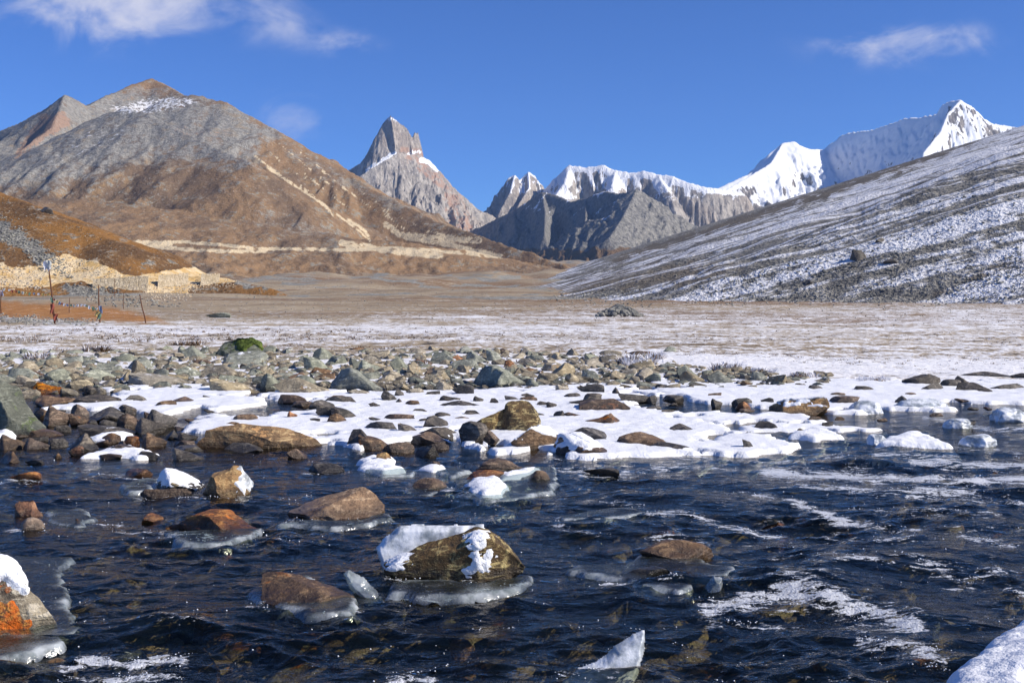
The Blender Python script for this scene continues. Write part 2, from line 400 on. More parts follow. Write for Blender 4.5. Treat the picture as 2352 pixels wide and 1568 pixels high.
c = m.mix(m.math('MULTIPLY', brk(m, m.attr('red'), n3, 1.2), .8), c, (.34, .215, .15))
c = m.mix(brk(m, m.attr('tan'), m.math('ADD', m.math('MULTIPLY', n3, .5), m.math('MULTIPLY', n4, .5)), 1.8, .38, .66), c, m.mix(n4, (.50, .39, .24), (.68, .57, .40)))
c = m.mix(m.math('MULTIPLY', brk(m, m.attr('snow'), n3, 1.9, .45, .65), .85), c, (.8, .8, .82))
n5 = m.noise(p, .22, 2, .5)
c = m.mix(m.math('MULTIPLY', m.step(n5, .60, .68), .32), c, (.42, .40, .36)); c = m.mix(m.math('MULTIPLY', m.step(n5, .40, .32), .35), c, (.07, .06, .055))
h = m.math('ADD', m.math('MULTIPLY', n2, 1.0), m.math('ADD', m.math('MULTIPLY', n3, .6), m.math('ADD', m.math('MULTIPLY', n4, .35), m.math('MULTIPLY', n5, .15))))
m.out(m.bsdf(c, .95, m.bump(h, .8, 4.5), .1))

m = material('cliff_rock')
p = m.pos()
st = m.scale(p, (1, .45, .42)); n1 = m.noise(p, .004, 6, .6); n2 = m.noise(st, .03, 7, .62); n3 = m.noise(st, .11, 5, .65); n5 = m.noise(p, .02, 6, .6)
rock = m.mix(m.step(n2, .36, .64), (.215, .195, .18), (.46, .415, .36))
rock = m.mix(m.math('MULTIPLY', m.step(n1, .46, .62), .5), rock, (.38, .31, .25))
rock = m.mix(m.step(n3, .56, .68), rock, (.56, .52, .47))
rock = m.mix(m.step(n3, .42, .33), rock, (.10, .095, .10))
rock = m.mix(m.math('MULTIPLY', brk(m, m.attr('red'), n5, 1.2), .75), rock, (.42, .25, .17))
sn = brk(m, m.attr('snow'), m.math('ADD', m.math('MULTIPLY', n5, .5), m.math('MULTIPLY', n3, .5)), 1.5, .45, .56)
c = m.mix(sn, rock, (.86, .87, .9))
h = m.math('ADD', n2, m.math('MULTIPLY', n3, .7))
m.out(m.bsdf(c, .9, m.bump(h, m.math('SUBTRACT', 1.0, m.math('MULTIPLY', sn, .8)) if False else .8, 16.0), .1))

m = material('snow_peak')
p = m.pos()
n2 = m.noise(p, .012, 7, .6); n3 = m.noise(m.scale(p, (1, .5, .35)), .05, 6, .62)
rock = m.mix(m.step(n3, .4, .62), (.11, .10, .10), (.33, .29, .25))
sn = brk(m, m.attr('snow'), m.math('ADD', m.math('MULTIPLY', n2, .35), m.math('MULTIPLY', n3, .65)), 1.7, .44, .54)
c = m.mix(sn, rock, (.87, .88, .9))
m.out(m.bsdf(c, .8, m.bump(m.math('ADD', m.math('MULTIPLY', n3, .7), n2), .4, 9.0), .15))

m = material('grey_scree')
p = m.pos()
n1 = m.noise(p, .008, 6, .6); n2 = m.noise(p, .05, 7, .65); n3 = m.noise(m.scale(p, (1, .5, .4)), .12, 4, .6)
rock = m.mix(m.step(n2, .36, .64), (.165, .16, .15), (.30, .285, .255))
rock = m.mix(m.step(n3, .58, .7), rock, (.38, .36, .33))
rock = m.mix(m.step(n3, .44, .34), rock, (.09, .088, .09))
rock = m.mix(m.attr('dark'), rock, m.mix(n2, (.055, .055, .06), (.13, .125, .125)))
rock = m.mix(brk(m, m.attr('brown'), n1, 1.2), rock, m.mix(n2, (.10, .07, .045), (.21, .135, .075)))
c = m.mix(m.math('MULTIPLY', brk(m, m.attr('snow'), m.math('ADD', m.math('MULTIPLY', n2, .5), m.math('MULTIPLY', n3, .5)), 1.8, .46, .6), .9), rock, (.85, .86, .9))
m.out(m.bsdf(c, .95, m.bump(m.math('ADD', n2, n3), .8, 9.0), .1))

m = material('snowy_hillside')
p = m.pos()
st1 = m.noise(m.scale(p, (.0045, .085, .02), (0, 0, .06)), 1.0, 8, .7); st2 = m.noise(m.scale(p, (.022, .42, .1), (0, 0, .05)), 1.0, 6, .65)
nb = m.noise(p, .02, 5, .6); ns = m.noise(p, .35, 5, .7); nf = m.noise(p, 1.6, 3, .6)
base = m.mix(m.step(ns, .36, .62), (.155, .15, .138), (.33, .31, .27))
base = m.mix(m.step(nf, .60, .7), base, (.33, .31, .27))
base = m.mix(m.step(nf, .43, .36), base, (.085, .085, .083))
base = m.mix(brk(m, m.attr('brown'), nb, 1.3), base, m.mix(ns, (.13, .115, .095), (.24, .205, .16)))
st3 = m.noise(m.scale(p, (.009, .2, .05), (0, 0, -.04)), 1.0, 5, .6)
s = m.math('ADD', m.math('ADD', m.math('MULTIPLY', st1, .85), m.math('ADD', m.math('MULTIPLY', st2, .65), m.math('MULTIPLY', st3, .5))), m.math('MULTIPLY', ns, .35))
s = m.math('ADD', s, m.math('MULTIPLY', m.math('SUBTRACT', m.attr('snow'), .5), .55))
sn = m.step(s, 1.15, 1.25)
sn = m.math('MULTIPLY', sn, m.step(nf, .32, .42, .5, 1.0))
c = m.mix(m.math('MULTIPLY', sn, .93), base, (.84, .84, .87))
m.out(m.bsdf(c, .9, m.bump(m.math('ADD', ns, m.math('MULTIPLY', nf, .5)), .9, 1.6), .12))

m = material('dry_hillside')
p = m.pos()
nb = m.noise(p, .05, 6, .6); n2 = m.noise(p, .3, 6, .65); n3 = m.noise(p, 1.3, 4, .65)
grass = m.mix(m.step(nb, .4, .62), (.27, .135, .045), (.135, .078, .042))
grass = m.mix(m.step(n2, .52, .66), grass, (.34, .185, .065))
grass = m.mix(m.step(n3, .42, .30), grass, (.06, .042, .03))
rock = m.mix(m.step(n3, .38, .62), (.11, .105, .095), (.33, .315, .28))
c = m.mix(brk(m, m.attr('rock'), n2, 1.8, .4, .6), grass, rock)
c = m.mix(brk(m, m.attr('tan'), n2, 1.1, .42, .58), c, m.mix(m.step(n2, .4, .6), (.60, .40, .17), (.70, .56, .36)))
c = m.mix(m.math('MULTIPLY', m.step(n3, .60, .68), .6), c, (.42, .38, .31))
m.out(m.bsdf(c, .95, m.bump(m.math('ADD', n2, m.math('MULTIPLY', n3, .7)), .9, .8), .1))

m = material('valley_ground')
p = m.pos()
nb = m.noise(p, .035, 6, .6); n2 = m.noise(m.scale(p, (.35, 1, 1)), .22, 7, .66); n3 = m.noise(p, 1.1, 5, .66); n4 = m.noise(p, 5.0, 4, .65); n6 = m.noise(m.scale(p, (.4, 1, 1)), .011, 6, .6)
far = m.attr('far')
grass = m.mix(m.step(nb, .4, .6), (.385, .305, .205), (.28, .215, .14))
grass = m.mix(m.step(n6, .46, .60), grass, (.22, .14, .08))
grass = m.mix(m.step(n2, .54, .66), grass, (.38, .30, .20))
grass = m.mix(m.step(n3, .57, .68), grass, (.38, .36, .32))
grass = m.mix(m.step(n3, .42, .34), grass, (.11, .09, .07))
grass = m.mix(m.math('MULTIPLY', m.attr('orange'), .9), grass, m.mix(m.step(n3, .35, .65), (.30, .125, .035), (.46, .22, .07)))
grass = m.mix(brk(m, m.attr('grey'), m.math('ADD', m.math('MULTIPLY', n2, .5), m.math('MULTIPLY', n3, .5)), 1.6, .42, .6), grass, m.mix(m.step(n3, .4, .6), (.14, .135, .12), (.34, .325, .28)))
bed = m.mix(m.step(n4, .4, .62), (.20, .145, .09), (.40, .31, .20))
bed = m.mix(m.step(n3, .55, .66), bed, (.13, .09, .04))
c = m.mix(m.attr('bed'), grass, bed)
c = m.mix(brk(m, m.attr('tan'), n3, 1.2), c, (.52, .40, .23))
sn = m.math('ADD', m.math('MULTIPLY', m.attr('snow'), 1.0), m.math('ADD', m.math('MULTIPLY', m.math('SUBTRACT', n2, .5), 1.2), m.math('ADD', m.math('MULTIPLY', m.math('SUBTRACT', n3, .5), 1.9), m.math('MULTIPLY', m.math('SUBTRACT', n4, .5), 2.2))))
sn = m.step(sn, .30, .72)
c = m.mix(m.math('MULTIPLY', sn, .92), c, m.mix(n3, (.80, .79, .80), (.88, .88, .9)))
h = m.math('ADD', m.math('MULTIPLY', n3, 1.0), m.math('MULTIPLY', n4, .35))
m.out(m.bsdf(c, .92, m.bump(h, .8, .18), .15))

# ------------------------------------------------------------------ painting of what covers the slopes (albedo only)
_wc = {}
def pmask(px, py, poly, soft):
    if _wc.get('k') is not px:
        _wc['k'] = px; _wc['a'] = fbm(px / 45, py / 22, 3, .55, 301); _wc['b'] = fbm(px / 30, py / 14, 3, .55, 305)
    k = 1.0 + soft / 12
    P = np.asarray(poly, float); mg = 14 * k + soft * 2
    r = np.zeros(px.shape)
    sel = (px > P[:, 0].min() - mg) & (px < P[:, 0].max() + mg) & (py > P[:, 1].min() - mg) & (py < P[:, 1].max() + mg)
    if sel.any():
        r[sel] = sst(poly_sd(px[sel] + 9 * k * _wc['a'][sel], py[sel] + 5 * k * _wc['b'][sel], poly), -soft, soft)
    return r
def grad(hf, X, Y, e):
    return (hf(X + e, Y) - hf(X - e, Y)) / (2 * e), (hf(X, Y + e) - hf(X, Y - e)) / (2 * e)

def paint_lmount(X, Y, Z):
    px, py = proj(X, Y, Z)
    rock = pmask(px, py, [(-400, 100), (560, 240), (640, 290), (660, 330), (600, 330), (590, 380), (560, 388), (430, 372), (330, 372), (240, 400), (110, 435), (0, 445), (-400, 470)], 45) * .62 + .14
    rock = np.maximum(rock, .55 * pmask(px, py, [(560, 240), (640, 300), (800, 400), (1010, 500), (1000, 520), (880, 480), (760, 420), (640, 350), (580, 300)], 34))
    rock = np.maximum(rock, .45 * pmask(px, py, [(540, 470), (700, 480), (800, 540), (760, 560), (600, 540)], 30))
    brown = pmask(px, py, [(330, 275), (460, 290), (540, 300), (520, 320), (430, 318)], 14)
    red = .7 * pmask(px, py, [(95, 260), (150, 255), (165, 290), (110, 320), (50, 360), (20, 375), (60, 310)], 12) + .35 * pmask(px, py, [(205, 240), (350, 180), (410, 215), (300, 240)], 10) + .4 * brown
    tan = np.zeros_like(px); wob = fbm(px / 14, py / 9, 3, .6, 340); wob2 = fbm(px / 22, py / 7, 3, .6, 345)
    for pts, wd in (([(588, 360), (640, 400), (700, 440), (740, 470), (765, 495)], 3.2), ([(612, 385), (680, 430), (720, 455)], 2.6), ([(690, 425), (730, 455), (760, 485)], 2.6), ([(770, 490), (830, 535), (850, 552)], 3.5),
                    ([(800, 505), (838, 530), (848, 548)], 5), ([(700, 400), (770, 455), (800, 480)], 1.8), ([(870, 470), (905, 510), (960, 545)], 2.2),
                    ([(315, 556), (420, 556), (500, 562), (600, 572), (700, 572), (800, 575), (900, 570), (1000, 575), (1140, 590)], 5.5), ([(330, 566), (450, 574), (560, 578), (610, 576)], 6),
                    ([(885, 515), (920, 540), (1000, 548), (1100, 552)], 10), ([(785, 558), (860, 570), (940, 582), (1010, 588)], 10), ([(930, 545), (1030, 562), (1150, 588)], 8), ([(800, 566), (900, 574), (1000, 580)], 8), ([(310, 560), (390, 562)], 10), ([(980, 530), (1050, 545)], 3), ([(640, 330), (720, 395), (790, 450)], 1.3), ([(690, 350), (790, 430), (870, 490)], 1.2), ([(740, 395), (840, 470), (900, 505)], 1.3), ([(620, 350), (660, 385), (700, 410)], 1.2), ([(830, 440), (900, 490), (960, 520)], 1.2), ([(560, 300), (600, 340)], 1.2)):
        tan = np.maximum(tan, (1 - sst(line_d(px + 2.5 * wob, py + 1.6 * wob, pts), wd * .35, wd * 1.25)) * (.78 + .85 * wob2))
    snow = .55 * pmask(px, py, [(235, 250), (330, 228), (430, 222), (470, 232), (420, 252), (330, 262), (280, 262)], 8) + .3 * pmask(px, py, [(170, 300), (240, 265), (330, 300), (250, 350), (120, 400), (60, 420)], 25)
    return dict(rock=rock, red=red, tan=tan, snow=snow)
def paint_cliff(hf, e, lo, hi, steep0, steep1, extra=None):
    def f(X, Y, Z):
        gx, gy = grad(hf, X, Y, e); sl = np.hypot(gx, gy)
        px, py = proj(X, Y, Z)
        sn = sst(-py, -lo, -hi) * (1 - sst(sl, steep0, steep1))
        d = dict(snow=sn, red=np.zeros_like(px))
        if extra: extra(d, px, py, sl, gx, gy)
        return d
    return f
def ex_tower(d, px, py, sl, gx, gy):
    d['snow'] = d['snow'] * .32 + .5 * (1 - sst(line_d(px, py, [(905, 352), (870, 372), (835, 396)]), 2, 8)) + .7 * (1 - sst(line_d(px, py, [(968, 368), (985, 372), (1003, 390)]), 3, 9)) + .65 * (1 - sst(line_d(px, py, [(938, 352), (964, 349)]), 2, 6))
    d['snow'] = d['snow'] + .12 * sst(-gx, .3, 1.0) * pmask(px, py, [(780, 410), (880, 300), (905, 350), (830, 400)], 8) + .45 * pmask(px, py, [(880, 262), (915, 268), (920, 278), (888, 284)], 5) * .8
    d['red'] = .5 * pmask(px, py, [(905, 330), (965, 330), (990, 380), (1060, 440), (1090, 500), (1110, 560), (1040, 560), (1010, 440), (930, 380)], 14)
def ex_ridge(d, px, py, sl, gx, gy):
    top = np.interp(px, [1255, 1310, 1385, 1450, 1510, 1580, 1650], [432, 379, 379, 397, 400, 419, 433])
    d['snow'] = d['snow'] * .75 + .75 * (1 - sst(py - top, 4, 17)) + .4 * sst(fbm(px / 9, py / 45, 3, .6, 360), .02, .35) * sst(-py, -480, -400) + .45 * pmask(px, py, [(1255, 440), (1310, 440), (1330, 455), (1260, 460)], 5) + .6 * sst(-gx, .2, .9) * pmask(px, py, [(1230, 460), (1310, 372), (1320, 400), (1280, 450)], 6)
def ex_dark(d, px, py, sl, gx, gy):
    d['snow'] = (.25 * d['snow'] + .62 * sst(fbm((px + py) / 16, (px - py) / 60, 4, .6, 365), .05, .4)) * (1 - sst(px, 1390, 1450)) * sst(-py, -540, -490)
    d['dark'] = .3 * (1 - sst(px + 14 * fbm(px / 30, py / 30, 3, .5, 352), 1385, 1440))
    d['brown'] = sst(py + 22 * fbm(px / 50, py / 25, 3, .55, 350), 552, 590)
def ex_snow(d, px, py, sl, gx, gy):
    rocky = pmask(px, py, [(2165, 232), (2235, 238), (2275, 275), (2360, 285), (2400, 340), (2260, 330), (2190, 310), (2170, 280)], 8)
    d['snow'] = np.clip(d['snow'] + .30 - .55 * sst(sl, 1.2, 2.1), 0, 1.1) - .45 * rocky - .3 * pmask(px, py, [(1640, 445), (1740, 420), (1720, 470), (1640, 490)], 10)
def paint_right(X, Y, Z):
    px, py = proj(X, Y, Z)
    crest = np.interp(px, [1300, 1560, 2351], [615, 515, 280])
    snow = .50 + .16 * np.exp(-((py - crest - 45) / 40) ** 2) * sst(px, 1500, 1750)
    snow = snow - .55 * pmask(px, py, [(1360, 590), (1560, 518), (1850, 440), (2240, 314), (2245, 325), (2100, 375), (1850, 465), (1600, 540), (1400, 600)], 12) * (1 - .6 * sst(fbm(px / 60, py / 6, 3, .5, 200), 0, .3))
    snow = snow + .02 * pmask(px, py, [(1240, 690), (1500, 640), (1900, 590), (1990, 600), (1800, 700), (1300, 700)], 25)
    snow = snow + .06 * pmask(px, py, [(1700, 700), (1960, 570), (2351, 470), (2351, 560), (2120, 670), (1990, 690)], 25)
    snow = snow + .18 * pmask(px, py, [(2130, 690), (2351, 560), (2351, 700)], 20)
    brown = pmask(px, py, [(1400, 595), (1850, 450), (2240, 314), (2250, 330), (1900, 455), (1600, 545), (1420, 605)], 10) + .7 * pmask(px, py, [(1240, 640), (1600, 590), (1800, 600), (1600, 660), (1300, 690)], 40) + .7 * pmask(px, py, [(2080, 690), (2200, 650), (2351, 560), (2351, 600), (2170, 690)], 20)
    return dict(snow=snow, brown=np.clip(brown, 0, 1))
def paint_lhill(X, Y, Z):
    px, py = proj(X, Y, Z)
    rock = .9 * pmask(px, py, [(0, 500), (60, 540), (140, 600), (170, 640), (110, 625), (40, 570), (-60, 540), (-60, 480)], 14) + .8 * pmask(px, py, [(140, 655), (250, 655), (260, 690), (160, 685)], 12) + .7 * pmask(px, py, [(400, 605), (470, 615), (560, 640), (640, 670), (560, 660)], 8)
    rock = np.maximum(rock, .3)
    tan = pmask(px, py, [(-100, 590), (0, 598), (50, 612), (125, 590), (150, 585), (220, 600), (300, 635), (400, 620), (430, 612), (540, 632), (545, 648), (430, 660), (440, 690), (330, 690), (330, 662), (215, 662), (190, 645), (90, 660), (0, 660), (-100, 650)], 7)
    dk = pmask(px, py, [(-60, 560), (60, 590), (110, 610), (40, 612), (-60, 596)], 8)
    return dict(rock=rock, tan=tan * (1 - dk))
def paint_ground(X, Y, Z):
    px, py = proj(X, Y, Z)
    snow = np.zeros_like(px)
    r = px / 2351
    snow = .95 * sst(Z, -.02, .08) * (1 - sst(Y, 33, 40))                                    # shore behind the shelf
    bank = sst(Y, 31, 38) * (1 - sst(py, 0, 1) * 0) * (1 - sst(-py, -758, -735))
    snow = np.maximum(snow, bank * (.43 + .06 * r))
    nA = fbm(X / 26, Y / 40, 4, .55, 330); nB = fbm(px / 110, py / 9, 3, .55, 333); nC = fbm(X / 70, Y / 190, 4, .55, 336)
    edge = 704 - 14 * sst(r, .35, .7) + 9 * nB + 14 * sst(r, .02, .2) * (1 - sst(r, .25, .5))
    snow = np.maximum(snow, sst(Y, 36, 46) * sst(py, edge - 16, edge + 26) * (.36 + .10 * r + .35 * nB))
    snow = np.maximum(snow, (1 - sst(np.abs(py - 757), 6, 16)) * .62 * (1 - .2 * sst(r, .5, .7)))
    snow = snow + .08 * sst(r, .6, .95) * sst(Y, 40, 60) * sst(py, 690, 705)
    snow = snow - .25 * sst(nC + nB, .15, .5) * sst(Y, 60, 90)
    org = pmask(px, py, [(-200, 700), (0, 692), (130, 700), (250, 705), (345, 724), (390, 742), (200, 737), (60, 730), (-200, 735)], 7)
    grey = .75 * sst(nA + .6 * nB, .02, .35) * sst(Y, 110, 170) + .6 * pmask(px, py, [(-50, 722), (200, 735), (200, 748), (-50, 742)], 5) + .6 * sst(nC, -.05, .25) * sst(Y, 300, 700)
    tan = .0 * px
    return dict(snow=np.clip(snow * (1 - org), 0, 1), orange=org, grey=np.clip(grey, 0, 1), bed=1 - sst(Z, -.06, .0), far=sst(Y, 100, 600), tan=tan)

# ------------------------------------------------------------------ the setting
terrain('ground', ground_h, -.85, .85, 400, 2.5, 7500, 440, 'valley_ground', 'valley floor from the stony river bed to the far grassy plain', paint=paint_ground)
terrain('hillside', right_h, -.12, .85, 420, 60, 5200, 340, 'snowy_hillside', 'long grey scree slope streaked with snow on the right', paint=paint_right, drop=.6)
terrain('hillside', lhill_h, -.68, -.12, 280, 150, 420, 190, 'dry_hillside', 'orange brown grassy hill with the road cut at left', paint=paint_lhill, drop=.6)
terrain('mountain', lmount_h, -.62, .10, 420, 950, 2700, 330, 'dry_mountain', 'broad brown mountain with grey scree top and pale road scars at left', paint=paint_lmount)
terrain('mountain', tower_h, -.16, .03, 300, 5100, 6500, 290, 'cliff_rock', 'steep rock tower peak standing alone against the sky', paint=paint_cliff(tower_h, 12, 420, 330, 1.6, 2.6, ex_tower), log=False)
terrain('mountain', mid_h, -.06, .06, 160, 5900, 7000, 160, 'cliff_rock', 'small double topped crag right of the tower peak', paint=paint_cliff(mid_h, 12, 480, 420, .9, 1.8), log=False)
terrain('mountain', ridge_h, .0, .23, 250, 5300, 7000, 190, 'cliff_rock', 'snow crested rock wall in the middle of the skyline', paint=paint_cliff(ridge_h, 14, 520, 400, 1.2, 2.2, ex_ridge), log=False)
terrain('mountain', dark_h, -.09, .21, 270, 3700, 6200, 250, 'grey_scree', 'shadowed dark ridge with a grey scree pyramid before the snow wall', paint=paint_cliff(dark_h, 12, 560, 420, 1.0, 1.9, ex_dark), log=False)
terrain('mountain', snow_h, .13, .52, 360, 5700, 7900, 260, 'snow_peak', 'white glaciated ridge rising to the highest snow peak at right', paint=paint_cliff(snow_h, 14, 560, 300, 2.0, 3.4, ex_snow), log=False)

# ------------------------------------------------------------------ water, snow and ice materials
m = material('river_water')
p = m.pos()
fl = m.scale(p, (.75, 1.25, 1))
b1 = m.noise(fl, 6.0, 4, .55, .5); b2 = m.noise(fl, 22.0, 3, .6)
nrm = m.bump(m.math('ADD', b1, m.math('MULTIPLY', b2, .12)), .55, .05)
fr = m.node('ShaderNodeFresnel'); fr.inputs[0].default_value = 1.33; m.l.new(nrm, fr.inputs['Normal'])
gl = m.node('ShaderNodeBsdfGlossy'); gl.inputs['Color'].default_value = (.80, .75, .68, 1); gl.inputs['Roughness'].default_value = .05; m.l.new(nrm, gl.inputs['Normal'])
tr = m.node('ShaderNodeBsdfTransparent'); tr.inputs['Color'].default_value = (.84, .87, .76, 1)
body = m.bsdf((.006, .012, .018), .2, nrm, 0.0)
wat = m.mixs(fr.outputs[0], m.mixs(.10, tr.outputs[0], body), gl.outputs[0])
f0 = m.noise(m.scale(p, (.55, 1.5, 1)), 5.5, 4, .6, 1.2); f1 = m.noise(m.scale(p, (.8, 1.3, 1)), 16.0, 6, .68, .6); f2 = m.noise(p, 55.0, 3, .6)
fo = m.math('ADD', m.math('MULTIPLY', m.attr('foam'), .95), m.math('ADD', m.math('MULTIPLY', m.math('SUBTRACT', f1, .5), 1.7), m.math('ADD', m.math('MULTIPLY', m.math('SUBTRACT', f0, .5), 2.4), m.math('MULTIPLY', m.math('SUBTRACT', f2, .5), .8))))
fo = m.math('MULTIPLY', m.step(fo, .48, .85), m.step(m.attr('foam'), .04, .25))
foam = m.bsdf((.78, .80, .84), .35, m.bump(m.math('ADD', f1, f2), .8, .03), .5)
m.out(m.mixs(m.math('MULTIPLY', fo, .85), wat, foam))

m = material('snow')
p = m.pos(); n1 = m.noise(p, 5.0, 5, .6); n2 = m.noise(p, 40.0, 3, .6); n0 = m.noise(p, 1.1, 3, .5)
m.out(m.bsdf(m.mix(n0, (.83, .84, .87), (.89, .89, .90)), .6, m.bump(m.math('ADD', n1, m.math('MULTIPLY', n2, .35)), .5, .05), .3))

m = material('ice')
p = m.pos(); n1 = m.noise(p, 6.0, 5, .6); n2 = m.noise(p, 45.0, 3, .65); n3 = m.noise(m.scale(p, (1, 1.5, 1)), 2.5, 5, .6)
nrm = m.bump(m.math('ADD', n1, m.math('MULTIPLY', n2, .4)), .5, .03)
iced = m.bsdf(m.mix(m.step(n1, .4, .6), (.30, .34, .33), (.62, .66, .67)), .22, nrm, .6)
itr = m.node('ShaderNodeBsdfTransparent'); itr.inputs['Color'].default_value = (.72, .78, .77, 1)
gl = m.node('ShaderNodeBsdfGlossy'); gl.inputs['Roughness'].default_value = .12; m.l.new(nrm, gl.inputs['Normal'])
clear = m.mixs(.14, itr.outputs[0], gl.outputs[0])
k = m.step(m.math('ADD', m.attr('rim'), m.math('MULTIPLY', m.math('SUBTRACT', n3, .5), 2.4)), .15, 1.2, .04, .68)
k = m.math('MAXIMUM', k, m.step(n2, .62, .72, 0, .6))
m.out(m.mixs(k, clear, iced))

m = material('frosty_ice')
p = m.pos(); n1 = m.noise(p, 7.0, 5, .6); n2 = m.noise(p, 60.0, 3, .65)
nrm = m.bump(m.math('ADD', n1, m.math('MULTIPLY', n2, .3)), .35, .025)
itr = m.node('ShaderNodeBsdfTransparent'); itr.inputs['Color'].default_value = (.8, .86, .87, 1)
c = m.bsdf(m.mix(m.step(n1, .38, .64), (.45, .49, .52), (.80, .82, .85)), .3, nrm, .6)
m.out(m.mixs(m.step(n1, .3, .6, .5, 1.0), itr.outputs[0], c))

m = material('bubble')
m.out(m.bsdf((.82, .85, .9), .08, None, .9))

# ------------------------------------------------------------------ stone materials
def stone(name, base, dark, light, spot, spot_amt=.5, wet=.0, snow=.0, spec=.35, scale=1.0):
    m = material(name)
    oi = m.node('ShaderNodeObjectInfo'); p0 = m.pos()
    off = m.node('ShaderNodeVectorMath', operation='SCALE'); m.l.new(oi.outputs['Location'], off.inputs[0]); off.inputs[3].default_value = 3.1
    p = m.vadd(p0, off.outputs[0])
    n1 = m.noise(p, 2.2 * scale, 6, .62, .4); n2 = m.noise(p, 9 * scale, 6, .66); n3 = m.noise(p, 38 * scale, 4, .65)
    vein = m.noise(m.scale(p, (.7, .7, 3.2), (.35, .2, 0)), 6 * scale, 5, .6, 1.0)
    c = m.mix(m.step(n1, .36, .64), base, dark)
    c = m.mix(m.step(vein, .53, .64), c, light)
    c = m.mix(m.math('MULTIPLY', m.step(n2, .54, .66), .8), c, light)
    c = m.mix(m.math('MULTIPLY', m.step(n2, .44, .34), .8), c, dark)
    c = m.mix(m.step(m.math('ADD', n1, m.math('MULTIPLY', n2, .55)), .80 + .16 * (1 - spot_amt) , .90 + .16 * (1 - spot_amt)), c, spot)
    c = m.mix(m.math('MULTIPLY', m.step(n3, .58, .7), .55), c, light)
    c = m.mix(m.math('MULTIPLY', m.step(n3, .42, .3), .7), c, m.mix(.5, dark, (.01, .01, .01)))
    hv = m.node('ShaderNodeHueSaturation'); m.put(hv.inputs['Value'], m.math('ADD', .78, m.math('MULTIPLY', oi.outputs['Random'], .5)))
    m.put(hv.inputs['Saturation'], m.math('ADD', .8, m.math('MULTIPLY', m.math('FRACT', m.math('MULTIPLY', oi.outputs['Random'], 7.13)), .45))); m.l.new(c, hv.inputs['Color']); c = hv.outputs[0]
    z = m.xyz(p0)[2]
    damp = m.step(m.math('ADD', z, m.math('MULTIPLY', m.math('SUBTRACT', n2, .5), .12)), .03, .12, 1.0, 0.0)     # the splashed band at the water line
    c = m.mix(m.math('MULTIPLY', damp, .62), c, (.016, .014, .012))
    rough = m.step(damp, 0.0, 1.0, .82 - .35 * wet, .3)
    nrm = m.bump(m.math('ADD', n2, m.math('ADD', m.math('MULTIPLY', n3, .45), m.math('MULTIPLY', vein, .6))), .75, .05)
    if snow > 0:
        sn = m.math('ADD', m.math('MULTIPLY', m.nz(), .9), m.math('MULTIPLY', m.math('SUBTRACT', n1, .5), 2.6))
        sn = m.step(m.math('ADD', sn, m.math('MULTIPLY', m.math('SUBTRACT', n2, .5), .8)), 1.30 - snow, 1.42 - snow)
        c = m.mix(sn, c, (.85, .86, .89)); rough = m.math('MAXIMUM', rough, m.math('MULTIPLY', sn, .7))
    m.out(m.bsdf(c, rough, nrm, spec))
stone('grey_stone', (.28, .285, .22), (.15, .155, .127), (.42, .42, .335), (.34, .26, .14), .2, snow=.22)
stone('tan_stone', (.36, .30, .205), (.20, .172, .128), (.52, .45, .33), (.42, .26, .12), .3, snow=.22)
stone('brown_stone', (.175, .112, .07), (.08, .056, .042), (.32, .22, .14), (.32, .13, .05), .4, wet=.6, snow=.0)
stone('dark_stone', (.105, .09, .076), (.048, .043, .038), (.21, .18, .145), (.13, .085, .05), .3, wet=.6, snow=.05)
stone('orange_stone', (.34, .12, .03), (.085, .04, .02), (.50, .23, .07), (.58, .17, .025), .75, wet=.3)
stone('golden_stone', (.36, .19, .055), (.11, .065, .03), (.56, .36, .13), (.55, .26, .05), .6)
stone('lichen_stone', (.13, .085, .045), (.035, .028, .02), (.50, .40, .21), (.55, .46, .25), .7, scale=1.3)
stone('lichen_rust_stone', (.50, .42, .29), (.055, .042, .032), (.68, .60, .46), (.60, .15, .02), .8, scale=1.2)
stone('sand_stone', (.33, .22, .14), (.17, .115, .078), (.46, .335, .225), (.24, .15, .09), .4)
stone('moss_stone', (.17, .175, .13), (.075, .08, .06), (.27, .28, .21), (.10, .14, .03), .8, snow=.2)
stone('bed_stone', (.34, .24, .13), (.14, .10, .06), (.50, .40, .22), (.50, .20, .06), .6)

m = material('moss')
p = m.pos(); n1 = m.noise(p, 12, 5, .65); n2 = m.noise(p, 60, 3, .6)
m.out(m.bsdf(m.mix(m.step(n1, .4, .62), (.06, .085, .02), (.20, .26, .06)), .95, m.bump(m.math('ADD', n1, n2), 1, .06), .1))
m = material('rust_lichen')
p = m.pos(); n1 = m.noise(p, 9, 6, .65); n2 = m.noise(p, 45, 3, .6)
m.out(m.bsdf(m.mix(m.step(n1, .38, .62), (.62, .13, .015), m.mix(m.step(n2, .4, .6), (.50, .24, .06), (.10, .05, .03))), .85, m.bump(m.math('ADD', n1, n2), .8, .03), .2))
m = material('masonry')
p = m.pos(); v1 = m.voro(m.scale(p, (1, 1, 1.6)), 2.2, 'DISTANCE_TO_EDGE'); n1 = m.noise(p, 1.2, 5, .6); n2 = m.noise(p, 6, 4, .6)
c = m.mix(m.step(n1, .35, .65), (.52, .42, .28), (.66, .56, .41)); c = m.mix(m.step(v1, .0, .09, .55, 0), c, (.42, .34, .24))
m.out(m.bsdf(c, .95, m.bump(m.math('ADD', m.step(v1, 0, .12), n2), .8, .12), .1))
m = material('road_gravel')
p = m.pos(); n2 = m.noise(p, 2.5, 5, .6)
m.out(m.bsdf(m.mix(n2, (.42, .32, .2), (.58, .46, .31)), .95, m.bump(n2, .6, .1), .1))
m = material('pale_rubble')
p = m.pos(); oi = m.noise(p, .5, 3, .6); n2 = m.noise(p, 3.0, 5, .6)
